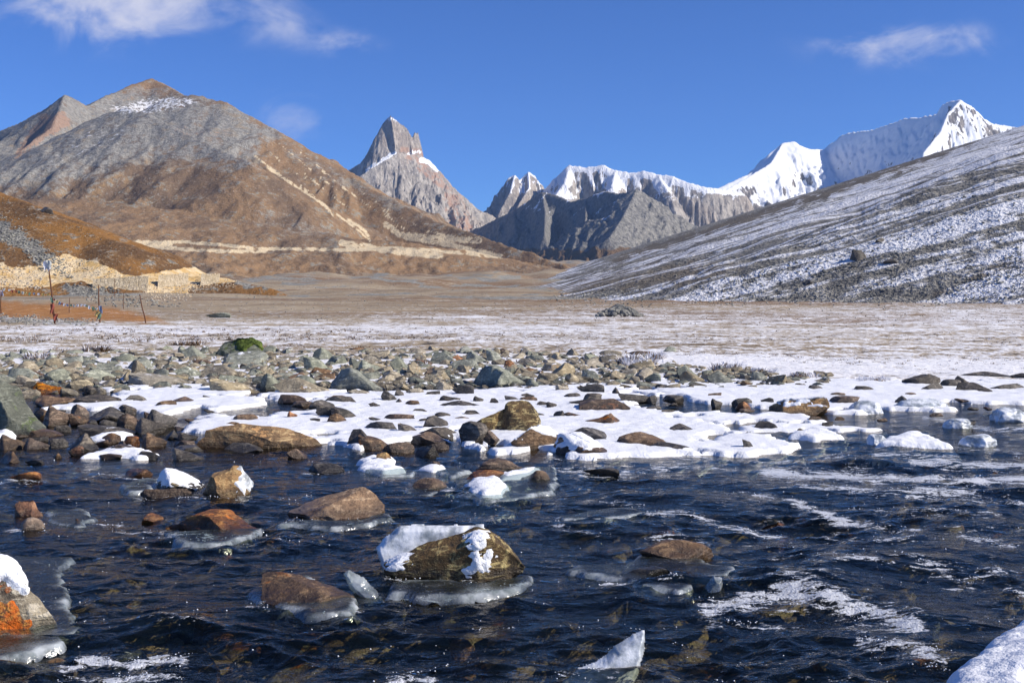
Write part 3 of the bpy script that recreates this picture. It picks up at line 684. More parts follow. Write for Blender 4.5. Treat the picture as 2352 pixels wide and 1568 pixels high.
m.out(m.bsdf(m.mix(m.step(oi, .4, .6), m.mix(n2, (.36, .31, .24), (.60, .54, .45)), m.mix(n2, (.50, .36, .20), (.66, .55, .40))), .9, m.bump(n2, .6, .1), .15))
m = material('slope_rubble')
p = m.pos(); oi = m.noise(p, .35, 4, .6); n2 = m.noise(p, 3.0, 5, .6); n0 = m.noise(p, .12, 3, .6)
c = m.mix(m.step(oi, .38, .62), m.mix(n2, (.09, .09, .088), (.23, .225, .205)), m.mix(n2, (.26, .25, .21), (.44, .42, .36)))
m.out(m.bsdf(c, .9, m.bump(n2, .6, .1), .15))
m = material('wood_pole')
p = m.pos(); n1 = m.noise(m.scale(p, (8, 8, 1.2)), 3, 4, .6)
m.out(m.bsdf(m.mix(n1, (.06, .03, .02), (.20, .09, .05)), .85, None, .2))
def cloth(name, col):
    m = material(name); n1 = m.noise(m.pos(), 9, 4, .6)
    m.out(m.bsdf(m.mix(n1, tuple(c * .75 for c in col), col), .9, None, .1))
cloth('white_cloth', (.72, .72, .76)); cloth('red_cloth', (.34, .10, .07)); cloth('yellow_cloth', (.52, .40, .16)); cloth('green_cloth', (.18, .28, .20)); cloth('blue_cloth', (.22, .28, .42)); cloth('faded_cloth', (.55, .56, .52))
m = material('dry_grass')
c = m.attr('frost'); 
m.out(m.bsdf(m.mix(m.step(c, .35, .65), m.mix(m.step(c, 0, .3), (.05, .035, .022), (.20, .125, .065)), (.82, .82, .86)), .9, None, .1))

# ------------------------------------------------------------------ river
def foam_blobs():
    L = []
    def band(pts, ry, amp):
        for a, b in zip(pts[:-1], pts[1:]):
            n = max(2, int(abs(b[0] - a[0]) / 16))
            for t in np.linspace(0, 1, n, endpoint=False):
                L.append((a[0] + t * (b[0] - a[0]), a[1] + t * (b[1] - a[1]), 16, ry, amp))
    band([(1490, 1182), (1560, 1178), (1640, 1190)], 8, .7); band([(1640, 1195), (1720, 1215), (1800, 1218)], 9, .75)
    band([(1820, 1148), (1870, 1172), (1950, 1200)], 8, .9); band([(1950, 1195), (2120, 1225)], 9, .6); band([(1900, 1235), (2100, 1240)], 8, .55)
    band([(1620, 1395), (1720, 1375), (1800, 1366), (1880, 1372), (1950, 1388)], 17, .95); band([(1950, 1395), (2040, 1415), (2120, 1450)], 18, .8)
    band([(1980, 1470), (2100, 1500), (2180, 1545)], 20, .75); band([(1640, 1420), (1800, 1425)], 14, .55)
    band([(1760, 1085), (1860, 1095), (1950, 1090), (2050, 1098), (2150, 1105), (2400, 1100)], 14, 1.0); band([(2100, 1060), (2400, 1072)], 9, .9); band([(1850, 1120), (2050, 1130), (2250, 1125)], 9, .6)
    band([(1900, 1050), (2050, 1040), (2200, 1048)], 6, .7); band([(2130, 960), (2300, 985), (2400, 980)], 5, .7); band([(1700, 1130), (1780, 1140)], 6, .5); band([(1950, 1165), (2100, 1180), (2300, 1190)], 7, .45)
    band([(1280, 1075), (1420, 1082), (1560, 1065), (1700, 1085)], 6, .6); band([(1500, 1045), (1700, 1058), (1850, 1062)], 6, .5)
    band([(150, 1530), (200, 1512), (300, 1520), (380, 1508), (440, 1520)], 14, .95); band([(160, 1550), (420, 1545)], 12, .6)
    band([(905, 1560), (960, 1548), (1010, 1556)], 14, .9); band([(640, 1345), (590, 1375), (620, 1395)], 8, .5)
    band([(1290, 1550), (1360, 1530), (1420, 1545)], 10, .5); band([(2090, 1290), (2200, 1330), (2300, 1310)], 8, .5)
    band([(1780, 1290), (1900, 1282), (2040, 1310)], 6, .5); band([(280, 1220), (420, 1232), (600, 1222)], 5, .5)
    band([(100, 1180), (240, 1205), (330, 1208)], 5, .45); band([(240, 1085), (330, 1098), (440, 1085)], 6, .5); band([(620, 1150), (740, 1130)], 5, .3)
    band([(1380, 1155), (1480, 1160)], 5, .4); band([(1490, 1240), (1560, 1232), (1640, 1250)], 7, .6); band([(1240, 1205), (1400, 1240)], 6, .35)
    band([(480, 1250), (700, 1240)], 4, .3); band([(2000, 1130), (2351, 1150)], 8, .4); band([(2100, 1020), (2351, 1040)], 6, .5)
    band([(880, 1362), (1010, 1368), (1180, 1350)], 5, .45); band([(650, 1205), (880, 1190)], 4, .5); band([(380, 1235), (610, 1228)], 4, .5); band([(10, 1110), (90, 1108)], 4, .5); band([(2230, 1240), (2340, 1262)], 9, .55)
    return L
FOAM = foam_blobs()
for hx0, hx1, hy in ((893, 1203, 1336), (650, 882, 1196), (455, 572, 1141), (373, 608, 1226), (942, 1027, 1130), (1071, 1161, 1138), (1400, 1560, 1338), (586, 812, 1400), (1256, 1418, 1052), (1466, 1602, 1043), (33, 100, 1222), (1340, 1428, 1092), (322, 442, 1143), (707, 792, 1083), (24, 97, 1106), (2010, 2189, 1026), (2205, 2290, 1029)):
    for t in np.linspace(0, 1, max(3, int((hx1 - hx0) / 22))): FOAM.append((hx0 + t * (hx1 - hx0), hy + 3 * math.sin(9 * t), 16, 4.5, .55))
def wave_h(X, Y):
    wx = X + .25 * fbm(X / .9, Y / .9, 2, .5, 401)
    a = .30 + .70 * (1 - sst(Y, 9, 22))
    pw = sst(fbm(X / 2.4, Y / 2.0, 2, .5, 405), -.35, .45); ry = .35 + .65 * sst(X / np.maximum(Y, 1), -.1, .3)
    z = .075 * fbm(wx / 1.7, Y / 1.15, 2, .5, 400) * (.6 + .6 * ry) + .075 * (ridged(wx / .95, Y / .6, 2, .45, 410) - .72) * (.25 + .9 * pw) + .030 * fbm(wx / .36, Y / .24, 2, .5, 420) * (.35 + .8 * pw) + .009 * (ridged(wx / .14, Y / .1, 2, .5, 430) - .7) * (.3 + pw)
    for (px, py, sx, sy, h) in ((1900, 1320, 190, 40, .10), (2000, 1290, 160, 25, .05), (430, 1450, 170, 22, .09), (1780, 1160, 160, 18, .05), (2150, 1420, 120, 25, .07), (2050, 1060, 150, 10, .06), (1450, 1140, 120, 14, .04), (700, 1355, 110, 30, .02), (1180, 1385, 40, 15, .05)):
        c = G(px, py); sX = sx / FPX * c[1]; sY = G(px, py - sy)[1] - c[1]
        z = z + h * np.exp(-((X - c[0]) / sX) ** 2 - ((Y - c[1]) / sY) ** 2)
    return z * a
ny, nu = 500, 600
py = np.linspace(2000, 0, ny)
tt = np.linspace(0, 1, ny); ys = 1 / (1 / 4.6 + tt * (1 / 29.5 - 1 / 4.6))
Yg, Ug = np.meshgrid(ys, np.linspace(-.74, .74, nu), indexing='ij'); X = Ug * Yg
Z = wave_h(X, Yg)
px, py = proj(X, Yg, 0 * X)
foam = np.zeros_like(X)
for (bx, by, sx, sy, am) in FOAM:
    sel = (np.abs(px - bx) < 3 * sx) & (np.abs(py - by) < 3 * sy)
    foam[sel] = np.maximum(foam[sel], am * np.exp(-((px[sel] - bx) / sx / 1.3) ** 2 - ((py[sel] - by) / sy) ** 2))
crest = sst(Z, .055, .11) * .5 + .26 * sst(px, 1200, 2000) * sst(py, 1040, 1060) * sst(fbm(X / 1.6, Yg / .9, 3, .5, 445), -.1, .3)
foam = np.clip(foam + crest * (1 - foam), 0, 1)
Z = Z + foam * .03 * (ridged(X / .13, Yg / .12, 3, .6, 440) - .35) * (1 - .6 * sst(Yg, 9, 16))
F = quads(ny, nu, Z > ground_h(X, Yg) - .04)
V, F, at = compact(np.stack([X, Yg, Z], -1).reshape(-1, 3), F, dict(foam=foam))
add('river', mesh_np('river', V, F, True, at), 'river_water', 'dark blue shallow river rushing over stones across the foreground', None, None, 'structure')

def ico(sub):
    import bmesh
    bm = bmesh.new(); bmesh.ops.create_icosphere(bm, subdivisions=sub, radius=1)
    V = np.array([v.co[:] for v in bm.verts]); F = np.array([[v.index for v in f.verts] for f in bm.faces]); bm.free()
    return V, F
def merged(name, base, P, SC, ROT, mat, label, kind='stuff', smooth=False, attrs=None):
    """many small pieces as one mesh. base: list of (V,F); P positions, SC (n,3) sizes, ROT z angles"""
    VV = []; FF = []; off = 0
    for i in range(len(P)):
        V, F = base[i % len(base)]; c, s_ = math.cos(ROT[i]), math.sin(ROT[i])
        v = V * SC[i]; v = np.stack([v[:, 0] * c - v[:, 1] * s_, v[:, 0] * s_ + v[:, 1] * c, v[:, 2]], -1) + P[i]
        VV.append(v); FF.append(F + off); off += len(V)
    return add(name, mesh_np(name, np.concatenate(VV), np.concatenate(FF), smooth), mat, label, None, None, kind)

rng = np.random.RandomState(11)
ICO1 = ico(1)
# beads of foam and spray riding on the broken water
n = 110000; bx = rng.uniform(-60, 2411, n); by = 1040 + 560 * rng.rand(n) ** 1.0
Yb = CAMH * FPX / (by - HZ); c = np.stack([(bx - CX) / FPX * Yb, Yb, 0 * Yb], -1)
fi = np.zeros(n)
for (qx_, qy_, sx, sy, am) in FOAM:
    fi = np.maximum(fi, am * np.exp(-((bx - qx_) / sx / 1.3) ** 2 - ((by - qy_) / sy) ** 2))
pr = np.clip(fi * 1.2 + .02, 0, 1) * sst(fbm(c[:, 0] / .22, c[:, 1] / .16, 3, .6, 450), .0, .35) + .25 * sst(fbm(c[:, 0] / .5, c[:, 1] / .3, 4, .6, 455), .34, .5) * (.4 + .6 * sst(bx, 1200, 1700))
keep = rng.rand(n) < pr * .8
c = c[keep]; fi = fi[keep]; rad = (.0016 + .0036 * rng.rand(len(c)) ** 2.5) * (.55 + .075 * c[:, 1])
c[:, 2] = wave_h(c[:, 0], c[:, 1]) + rad * .4 + fi * .03 * rng.rand(len(c))
OCT = (np.array([(1, 0, 0), (-1, 0, 0), (0, 1, 0), (0, -1, 0), (0, 0, 1), (0, 0, -1)], float), np.array([(0, 2, 4), (2, 1, 4), (1, 3, 4), (3, 0, 4), (2, 0, 5), (1, 2, 5), (3, 1, 5), (0, 3, 5)]))
merged('spray', [OCT], c, np.stack([rad * 1.3, rad, rad], -1), np.zeros(len(c)), 'bubble', 'glinting beads of foam on the broken river water', smooth=True)
print('spray', len(c))

# ------------------------------------------------------------------ snow shelves and ice
def sheet(name, poly, mat, label, cat, group=None, thick=.10, res=.07, edge=.22, z0=.0, soft=.10, lump=.05, zb=.05, kind=None, seed=0, dome=0.0):
    P = np.array([G(px, py, zb)[:2] for px, py in poly]); lo = P.min(0) - .4; hi = P.max(0) + .4
    nx = int((hi[0] - lo[0]) / res) + 2; nyy = int((hi[1] - lo[1]) / res) + 2
    Yg, Xg = np.meshgrid(np.linspace(lo[1], hi[1], nyy), np.linspace(lo[0], hi[0], nx), indexing='ij')
    hole = 0 if mat == 'ice' or res < .06 else 1.1 * sst(fbm(Xg / 1.3, Yg / 1.5, 4, .55, 540 + seed), .10, .40)
    sd = poly_sd(Xg, Yg, P) - hole + edge * (.8 * fbm(Xg / .9, Yg / .9, 3, .55, 500 + seed) + .55 * fbm(Xg / .22, Yg / .22, 3, .6, 505 + seed))
    Z = z0 + thick * (1 - np.exp(-np.maximum(sd, 0) / soft)) + np.where(sd < 0, sd * 1.6, 0) + lump * sst(sd, 0, .3) * fbm(Xg / .55, Yg / .55, 4, .55, 520 + seed) + .55 * lump * sst(sd, 0, .08) * fbm(Xg / .16, Yg / .16, 3, .65, 530 + seed) + dome * sst(sd, 0, .6)
    F = quads(nyy, nx, sd > (-.02 if mat == 'ice' else -.12))
    V, F, at = compact(np.stack([Xg, Yg, Z], -1).reshape(-1, 3), F, dict(rim=np.exp(-np.abs(sd) / (.035 if mat == 'ice' else .09))))
    c = np.array([V[:, 0].mean(), V[:, 1].mean(), 0])
    o = add(name, mesh_np(name, V - c, F, True, at), mat, label, cat, group, kind); o.location = c
    return o
sheet('snow_shelf', [(430, 985), (450, 965), (480, 947), (560, 955), (640, 945), (735, 940), (735, 925), (640, 915), (600, 903), (700, 890), (900, 898), (1100, 893), (1250, 883), (1480, 876), (1520, 905), (1440, 930), (1520, 940), (1600, 953), (1640, 970), (1690, 985), (1745, 990), (1800, 1003), (1810, 1018), (1790, 1032), (1600, 1034), (1420, 1043), (1330, 1048), (1200, 1040), (1090, 1023), (1060, 998), (1035, 990), (1010, 1008), (960, 1003), (900, 1008), (820, 1020), (745, 1014), (690, 1008), (650, 1013), (560, 1010)],
      'snow', 'largest white snow shelf spread over the middle of the river edge', 'snow shelf', thick=.035, res=.06, edge=.45, lump=.035, soft=.02, z0=.025)
sheet('snow_shelf', [(100, 935), (180, 920), (280, 905), (230, 890), (330, 878), (440, 880), (560, 890), (610, 910), (600, 926), (500, 938), (430, 936), (380, 948), (330, 943), (260, 938), (170, 935)], 'snow', 'snow shelf among stones at left above the log shaped rock', 'snow shelf', thick=.035, edge=.4, seed=1, soft=.02, lump=.035, z0=.025, res=.065)
sheet('snow_shelf', [(1490, 868), (1700, 868), (1850, 868), (2000, 870), (2700, 872), (2700, 928), (2200, 922), (2178, 938), (2060, 938), (2030, 946), (1900, 943), (1760, 933), (1640, 923), (1510, 905)], 'snow', 'long snow shelf along the far bank at right', 'snow shelf', thick=.04, edge=.45, seed=2, res=.075, soft=.025, lump=.035, z0=.025)
sheet('snow_shelf', [(1535, 950), (1640, 943), (1840, 948), (1905, 963), (1870, 971), (1750, 974), (1640, 968), (1560, 960)], 'snow', 'upper snow tongue reaching right into the river', 'snow shelf', thick=.06, edge=.25, seed=3, soft=.025, lump=.05)
sheet('snow_shelf', [(1690, 976), (1760, 969), (1900, 971), (2035, 982), (1960, 990), (1800, 988), (1700, 985)], 'snow', 'lower thin snow tongue reaching right into the river', 'snow shelf', thick=.045, edge=.22, seed=4, soft=.02, lump=.04)
sheet('snow_patch', [(175, 1046), (230, 1030), (285, 1016), (350, 1030), (358, 1038), (320, 1048), (270, 1043)], 'snow', 'snow patch on brown stones near the left edge of the river', 'snow', thick=.05, edge=.15, res=.035, seed=5, soft=.03)
sheet('snow_patch', [(190, 1003), (240, 992), (305, 988), (312, 997), (235, 1006)], 'snow', 'thin snow strip between dark stones at left', 'snow', thick=.08, edge=.1, res=.04, seed=6)
sheet('snow_patch', [(2010, 1016), (2060, 992), (2110, 990), (2150, 1005), (2189, 1022), (2100, 1022)], 'snow', 'white snow island alone in the river at right', 'snow', thick=.08, edge=.14, res=.035, seed=7, soft=.05)
sheet('snow_patch', [(1810, 1000), (1840, 985), (1900, 986), (1930, 1000), (1870, 1006)], 'snow', 'snow lump at the tip of the lower snow tongue', 'snow', thick=.09, edge=.12, res=.035, seed=8, soft=.05)
sheet('snow_patch', [(822, 1052), (850, 1042), (905, 1045), (900, 1064), (925, 1068), (880, 1076), (835, 1072)], 'snow', 'snow skirt round the small golden block below the shelf', 'snow', thick=.05, edge=.12, res=.03, seed=9, soft=.03)
sheet('snow_patch', [(960, 1068), (985, 1060), (1015, 1058), (1025, 1068), (995, 1074)], 'snow', 'small snow patch with a pebble right of the golden block', 'snow', thick=.06, edge=.06, res=.03, seed=10)
sheet('snow_patch', [(1062, 1110), (1080, 1098), (1150, 1096), (1168, 1112), (1160, 1130), (1110, 1134), (1070, 1126)], 'snow', 'thick snow lump below the flat dark rock with orange end', 'snow', thick=.09, edge=.12, res=.03, seed=11, soft=.05)
sheet('snow_patch', [(1140, 1082), (1190, 1070), (1240, 1064), (1235, 1078), (1180, 1090), (1150, 1094)], 'snow', 'snow on ice between the layered rock and the round stone', 'snow', thick=.06, edge=.06, res=.03, seed=12)
sheet('snow_patch', [(-20, 985), (30, 972), (52, 985), (30, 1000), (-20, 1003)], 'snow', 'snow under the leaning boulder at the left edge', 'snow', thick=.12, edge=.08, res=.035, seed=13)
sheet('snow_slab', [(2158, 1600), (2172, 1545), (2205, 1515), (2250, 1488), (2300, 1452), (2355, 1415), (2480, 1390), (2560, 1600), (2400, 1700)], 'snow', 'big snow covered slab in the bottom right corner', 'snow slab', thick=.10, edge=.06, res=.02, seed=14, soft=.05, lump=.04, dome=.10)
ICES = [([(880, 1325), (960, 1318), (1100, 1325), (1205, 1315), (1218, 1325), (1170, 1345), (1080, 1358), (960, 1360), (900, 1350)], 'ice collar round the foot of the rock with the ice slab', .05),
        ([(1308, 1298), (1330, 1288), (1420, 1285), (1480, 1262), (1560, 1250), (1640, 1285), (1690, 1285), (1692, 1300), (1600, 1322), (1560, 1345), (1500, 1337), (1400, 1320), (1340, 1310)], 'wide clear ice ring round the dark rock right of centre', .03),
        ([(60, 1270), (150, 1275), (140, 1310), (165, 1380), (186, 1410), (180, 1440), (130, 1450), (140, 1467), (60, 1487), (0, 1495), (-60, 1440), (-60, 1270)], 'broad ice sheet round the rust and cream boulder at left', .06),
        ([(1050, 1105), (1160, 1070), (1260, 1066), (1282, 1090), (1265, 1120), (1180, 1140), (1110, 1142), (1060, 1127)], 'ice sheet under the round stone in mid river', .03),
        ([(640, 1195), (700, 1188), (820, 1188), (880, 1172), (885, 1182), (850, 1194), (760, 1202)], 'ice rim along the foot of the sandy wedge rock', .035),
        ([(840, 1070), (900, 1062), (955, 1075), (945, 1086), (880, 1088)], 'ice plate below the small golden block', .03),
        ([(380, 1215), (500, 1210), (605, 1205), (560, 1230), (500, 1242), (420, 1238)], 'thin ice skirt of the rust red flat rock', .03),
        ([(918, 1118), (1030, 1106), (1042, 1118), (980, 1132), (930, 1128)], 'ice rim of the brown half dome stone', .03),
        ([(580, 1352), (640, 1322), (700, 1314), (780, 1340), (818, 1375), (800, 1392), (700, 1400), (600, 1372)], 'ice glaze over the submerged rock left of the ice slab', .05),
        ([(1245, 1180), (1330, 1167), (1440, 1158), (1482, 1168), (1380, 1186), (1290, 1187)], 'long thin ice lens in the water right of centre', .02),
        ([(270, 1108), (330, 1092), (360, 1095), (345, 1118), (300, 1122)], 'ice plate left of the golden snowy block', .025),
        ([(100, 1165), (180, 1160), (210, 1185), (180, 1200), (110, 1195)], 'ice plate right of the small orange stones at left', .025),
        ([(1000, 1075), (1040, 1066), (1075, 1075), (1040, 1086)], 'small ice plate left of the layered brown rock', .02)]
for i, (pl, lb, th) in enumerate(ICES):
    sheet('ice_sheet', pl, 'ice', lb, 'ice', 'ice around the river stones', thick=th * .2 + .003, edge=.13, res=.03, soft=.02, lump=.012, seed=20 + i, z0=.02)

# ------------------------------------------------------------------ rocks
def rock_mesh(name, seed, sub=4, cuts=18, prof=None, lo=.36, hi=.86, rough=.8, lean=0.0, layered=0.0):
    r = np.random.RandomState(seed); V, F = ico(sub)
    N = r.randn(cuts, 3); N[:, 2] *= .8; N /= np.linalg.norm(N, axis=1)[:, None]; D = r.uniform(lo, hi, cuts)
    for n_, d in zip(N, D):
        k = V @ n_ - d; V = V - np.maximum(k, 0)[:, None] * n_
    nr = V / np.maximum(1e-6, np.linalg.norm(V, axis=1))[:, None]
    V = V + nr * rough * (.09 * pn3(V * 1.7, seed % 90) + .045 * pn3(V * 4, seed % 77) + .02 * pn3(V * 9, seed % 63))[:, None]
    if sub > 4: V = V + nr * rough * (.012 * pn3(V * 20, 3) + .006 * pn3(V * 42, 5))[:, None]
    if layered: V[:, :2] *= (1 + layered * np.sin(V[:, 2] * 26 + 5 * pn3(V * 2, 9)))[:, None]
    for a in (0, 1):
        V[:, a] -= (V[:, a].max() + V[:, a].min()) / 2; V[:, a] /= V[:, a].max()
    V[:, 2] -= .05; V[:, 2] /= V[:, 2].max()
    if prof:
        q = np.array(prof, float); s_ = np.interp(V[:, 0], q[:, 0], q[:, 1])
        t = V[:, 2] > 0; V[t, 2] *= s_[t]
        V[:, 1] += lean * V[:, 2]
    V[:, 2] = np.maximum(V[:, 2], -.7)
    return mesh_np(name, V, F, True)
PROTO = [rock_mesh('stone_shape', 40 + i, 4, 15 + i % 6, rough=.7 + .1 * (i % 3)) for i in range(14)]
SMALL = [rock_mesh('small_stone_shape', 80 + i, 3, 14 + i % 5, rough=.6) for i in range(10)]
def protos(mat, small=False):
    key = (mat, small)
    if key not in protos.c:
        L = []
        for me in (SMALL if small else PROTO):
            c = me.copy(); c.materials.append(MATS[mat]); L.append(c)
        protos.c[key] = L
    return protos.c[key]
protos.c = {}
ALLR = []      # (px centre, py base, width px)
def base_at(px, yb, snow):
    z = .05 if snow else 0.0
    for _ in range(4):
        c = G(px, yb, z); gz = float(ground_h(np.array([c[0]]), np.array([c[1]]))[0]); z = max(gz, .06 if snow else 0.0)
    return G(px, yb, z)
def base_many(px, yb):
    z = np.zeros(len(px))
    for _ in range(4):
        Y = (CAMH - z) * FPX / (yb - HZ); X = (px - CX) / FPX * Y; z = np.maximum(ground_h(X, Y), 0)
    Y = (CAMH - z) * FPX / (yb - HZ); return np.stack([(px - CX) / FPX * Y, Y, z], -1)
def place(x0, x1, yt, yb, snow=False, deep=.8):
    """position and half sizes of a rock that covers these picture rows and columns"""
    c = base_at((x0 + x1) / 2, yb, snow); wd = (x1 - x0) / FPX * c[1]
    d = deep * wd
    for _ in range(30):
        Yc = c[1] + d * .45; top = CAMH - (yt - HZ) / FPX * (Yc + .05 * d)
        if top - c[2] > .16 * wd or d < .25 * wd: break
        d *= .92
    h = max(top - c[2], .04)
    Yc = c[1] + d * .42
    wd = (x1 - x0) / FPX * (c[1] + d * .3)
    return np.array([((x0 + x1) / 2 - CX) / FPX * (c[1] + d * .3), Yc, c[2]]), (wd / 2, d / 2, h)
def rock(x0, x1, yt, yb, mat, label=None, name='rock', cat='rock', group=None, snow=False, seed=None, prof=None, hero=0, rot=0.0, deep=.8, **kw):
    loc, sc = place(x0, x1, yt, yb, snow, deep)
    if hero or prof:
        me = rock_mesh(name, seed or int(x0 * 7 + yt), hero or 5, kw.pop('cuts', 14), prof, **kw); me.materials.append(MATS[mat])
    else:
        L = protos(mat); me = L[int(x0 * 13 + yb * 7) % len(L)]; rot = (math.pi if int(x0 + yb) % 2 else 0) + ((x0 * 37 % 10) / 10 - .5) * .5
    o = add(name, me, None, label, cat, group); o.location = loc; o.scale = sc; o.rotation_euler = (0, 0, rot)
    ALLR.append(((x0 + x1) / 2, yb, x1 - x0))
    return o
# the rocks one knows the picture by
LAND = []
def hero(x0, x1, yt, yb, mat, short, label, **kw):
    o = rock(x0, x1, yt, yb, mat, label, hero=kw.pop('sub', 5), **kw); LAND.append(((x0 + x1) / 2, (yt + yb) / 2, x1 - x0, short)); return o
hero(880, 1206, 1212, 1334, 'lichen_stone', 'ice slabbed rock', 'dark rock with cream lichen and golden right edge under an ice slab', sub=6, seed=5, prof=[(-1, .75), (-.75, 1.0), (-.4, 1.05), (.05, 1.0), (.28, 1.08), (.5, 1.0), (.75, .7), (.92, .4), (1, .25)], deep=.42, cuts=16, lo=.5)
hero(650, 882, 1117, 1192, 'sand_stone', 'sandy wedge rock', 'sandy brown wedge shaped rock with its high end at right', sub=6, seed=8, prof=[(-1, .06), (-.6, .25), (0, .62), (.5, .95), (.7, 1.0), (.9, .85), (1, .6)], cuts=16, lean=.2)
hero(455, 572, 1066, 1138, 'golden_stone', 'golden snowy block', 'golden orange block with icicled snow on its right side', sub=5, seed=12, prof=[(-1, .7), (-.6, .8), (.2, .85), (.35, 1.0), (.6, 1.0), (.75, .75), (1, .55)], cuts=16, lo=.45)
hero(353, 462, 1080, 1126, 'lichen_stone', 'snowy lump', 'lumpy stone crusted with snow left of the golden block', sub=5, seed=15)
hero(322, 442, 1120, 1141, 'brown_stone', 'flat foot rock', 'flat brown rock at the foot of the golden snowy block', sub=5, seed=16)
hero(373, 608, 1169, 1222, 'orange_stone', 'rust red flat rock', 'long flat rock with a bright rust red top', sub=5, seed=19, prof=[(-1, .4), (-.7, .75), (-.2, .95), (.2, 1.0), (.6, .7), (.85, .45), (1, .2)], cuts=16)
hero(-150, 158, 1278, 1458, 'lichen_rust_stone', 'rust and cream boulder', 'cream boulder with black crust and bright orange patch at left edge', sub=6, seed=22, prof=[(-1, .95), (0, 1.0), (.4, 1.05), (.65, 1.0), (.85, .85), (1, .6)], deep=.6, lo=.55)
hero(447, 739, 950, 1018, 'golden_stone', 'log shaped rock', 'long log shaped tan rock lifting at its right end', sub=6, seed=25, prof=[(-1, .55), (-.6, .62), (0, .66), (.4, .8), (.75, 1.0), (.92, 1.0), (1, .6)], deep=.2, cuts=10, snow=True)
hero(1077, 1182, 935, 986, 'lichen_stone', 'lichen boulder shoulder', 'dark lower shoulder of rock left of the golden lichen boulder', sub=5, seed=27, snow=True)
hero(1150, 1242, 918, 987, 'lichen_stone', 'golden lichen boulder', 'golden lichen covered boulder standing in the snow shelf', sub=5, seed=29, snow=True, deep=.9, lo=.6)
hero(756, 886, 840, 898, 'grey_stone', 'pale green boulder', 'pale green peaked boulder at the back of the snow shelf', sub=5, seed=31, prof=[(-1, .4), (-.6, .85), (-.25, 1.0), (.1, .9), (.5, .6), (1, .15)])
hero(1080, 1214, 834, 888, 'grey_stone', 'wide green boulder', 'wide smooth green boulder sloping down to the right', sub=5, seed=33, prof=[(-1, .5), (-.5, .9), (-.1, 1.0), (.3, .95), (.7, .5), (1, .15)])
mb = hero(486, 602, 778, 822, 'moss_stone', 'moss topped boulder', 'boulder topped with bright green moss at back left', sub=5, seed=35)
hero(474, 610, 806, 838, 'grey_stone', 'grey slab before the moss', 'grey slanting slab in front of the moss topped boulder', sub=5, seed=37)
hero(-60, 100, 874, 992, 'moss_stone', 'leaning boulder', 'big leaning grey boulder with dark moss at the left edge', sub=5, seed=39, prof=[(-1, 1.0), (-.3, 1.0), (.1, .95), (.5, .6), (.8, .3), (1, .1)], snow=True)
hero(1172, 1296, 978, 1024, 'brown_stone', 'upper layered rock', 'upper of the two rust brown layered rocks at the shelf edge', sub=5, seed=41, snow=True, layered=.03)
hero(1256, 1418, 992, 1049, 'brown_stone', 'lower layered rock', 'lower large rust brown layered rock streaked with snow', sub=5, seed=43, layered=.03, prof=[(-1, .5), (-.5, .85), (0, 1.0), (.4, .9), (.7, .5), (1, .12)])
hero(1298, 1404, 977, 1007, 'dark_stone', 'black hump', 'black humped rock behind the layered rocks', seed=45, snow=True)
hero(1416, 1530, 991, 1019, 'brown_stone', 'flat brown pair', 'flat brown rock right of the layered rocks', seed=47, snow=True)
hero(1466, 1602, 1008, 1041, 'dark_stone', 'right shelf rock', 'dark slab tapering right at the edge of the snow shelf', seed=49, prof=[(-1, .4), (-.5, .9), (-.2, 1.0), (.2, .7), (1, .15)])
hero(1328, 1445, 914, 941, 'brown_stone', 'pointed flat rock', 'wide flat brown rock with a pointed left end on the snow', seed=51, snow=True)
hero(1342, 1428, 943, 970, 'brown_stone', 'brown wedge', 'brown wedge rock with its blunt end at right on the snow', seed=53, snow=True, prof=[(-1, .1), (0, .5), (.5, 1.0), (.85, .95), (1, .6)])
hero(1774, 1901, 908, 945, 'golden_stone', 'rusty hump', 'rusty humped rock with snow in its hollow on the right shelf', sub=5, seed=55, snow=True)
hero(1092, 1207, 1048, 1084, 'brown_stone', 'layered mid river rock', 'finely layered brown rock in mid river', sub=5, seed=57, layered=.04, prof=[(-1, .5), (-.5, .9), (-.1, 1.0), (.4, .75), (1, .2)])
hero(1071, 1161, 1079, 1101, 'orange_stone', 'orange ended rock', 'flat dark rock with an orange end before the layered rock', seed=59)
hero(1211, 1264, 1079, 1107, 'brown_stone', 'round stone', 'smooth round brown stone sitting on mid river ice', seed=61, lo=.8, hi=1.0, rough=.4)
hero(942, 1027, 1096, 1127, 'brown_stone', 'half dome stone', 'brown half dome stone with an ice rim', seed=63, lo=.75, hi=1.0, rough=.5)
hero(862, 904, 1038, 1062, 'golden_stone', 'small golden block', 'small golden block in a skirt of snow below the shelf', seed=65)
hero(1052, 1120, 966, 1012, 'dark_stone', 'black boulder', 'black boulder in front of the golden lichen boulder', seed=67, snow=True)
hero(1090, 1147, 986, 1012, 'brown_stone', 'reddish stone', 'reddish stone right of the black boulder', seed=69, snow=True)
hero(941, 1038, 990, 1019, 'brown_stone', 'smooth brown rock', 'smooth brown rock at the left of the black boulder', seed=71)
hero(962, 1055, 956, 999, 'dark_stone', 'tilted dark slab', 'tilted dark slab above the smooth brown rock', seed=73, snow=True, prof=[(-1, .1), (0, .55), (.6, .95), (.9, 1.0), (1, .7)])
hero(1400, 1552, 1290, 1326, 'dark_stone', 'dark ice ringed rock', 'dark low rock with a pale right end inside the ice ring', sub=5, seed=75, prof=[(-1, .15), (-.4, .55), (.2, .8), (.5, 1.0), (.8, .9), (1, .5)])
hero(1466, 1645, 1238, 1292, 'brown_stone', 'glazed brown rock', 'ice glazed brown rock behind the dark ice ringed rock', sub=5, seed=77)
hero(586, 812, 1322, 1396, 'brown_stone', 'glazed red rock', 'reddish rock glazed with ice and half under water', sub=5, seed=79)
hero(33, 100, 1147, 1189, 'orange_stone', 'orange nub', 'orange topped stone near the left edge', seed=81)
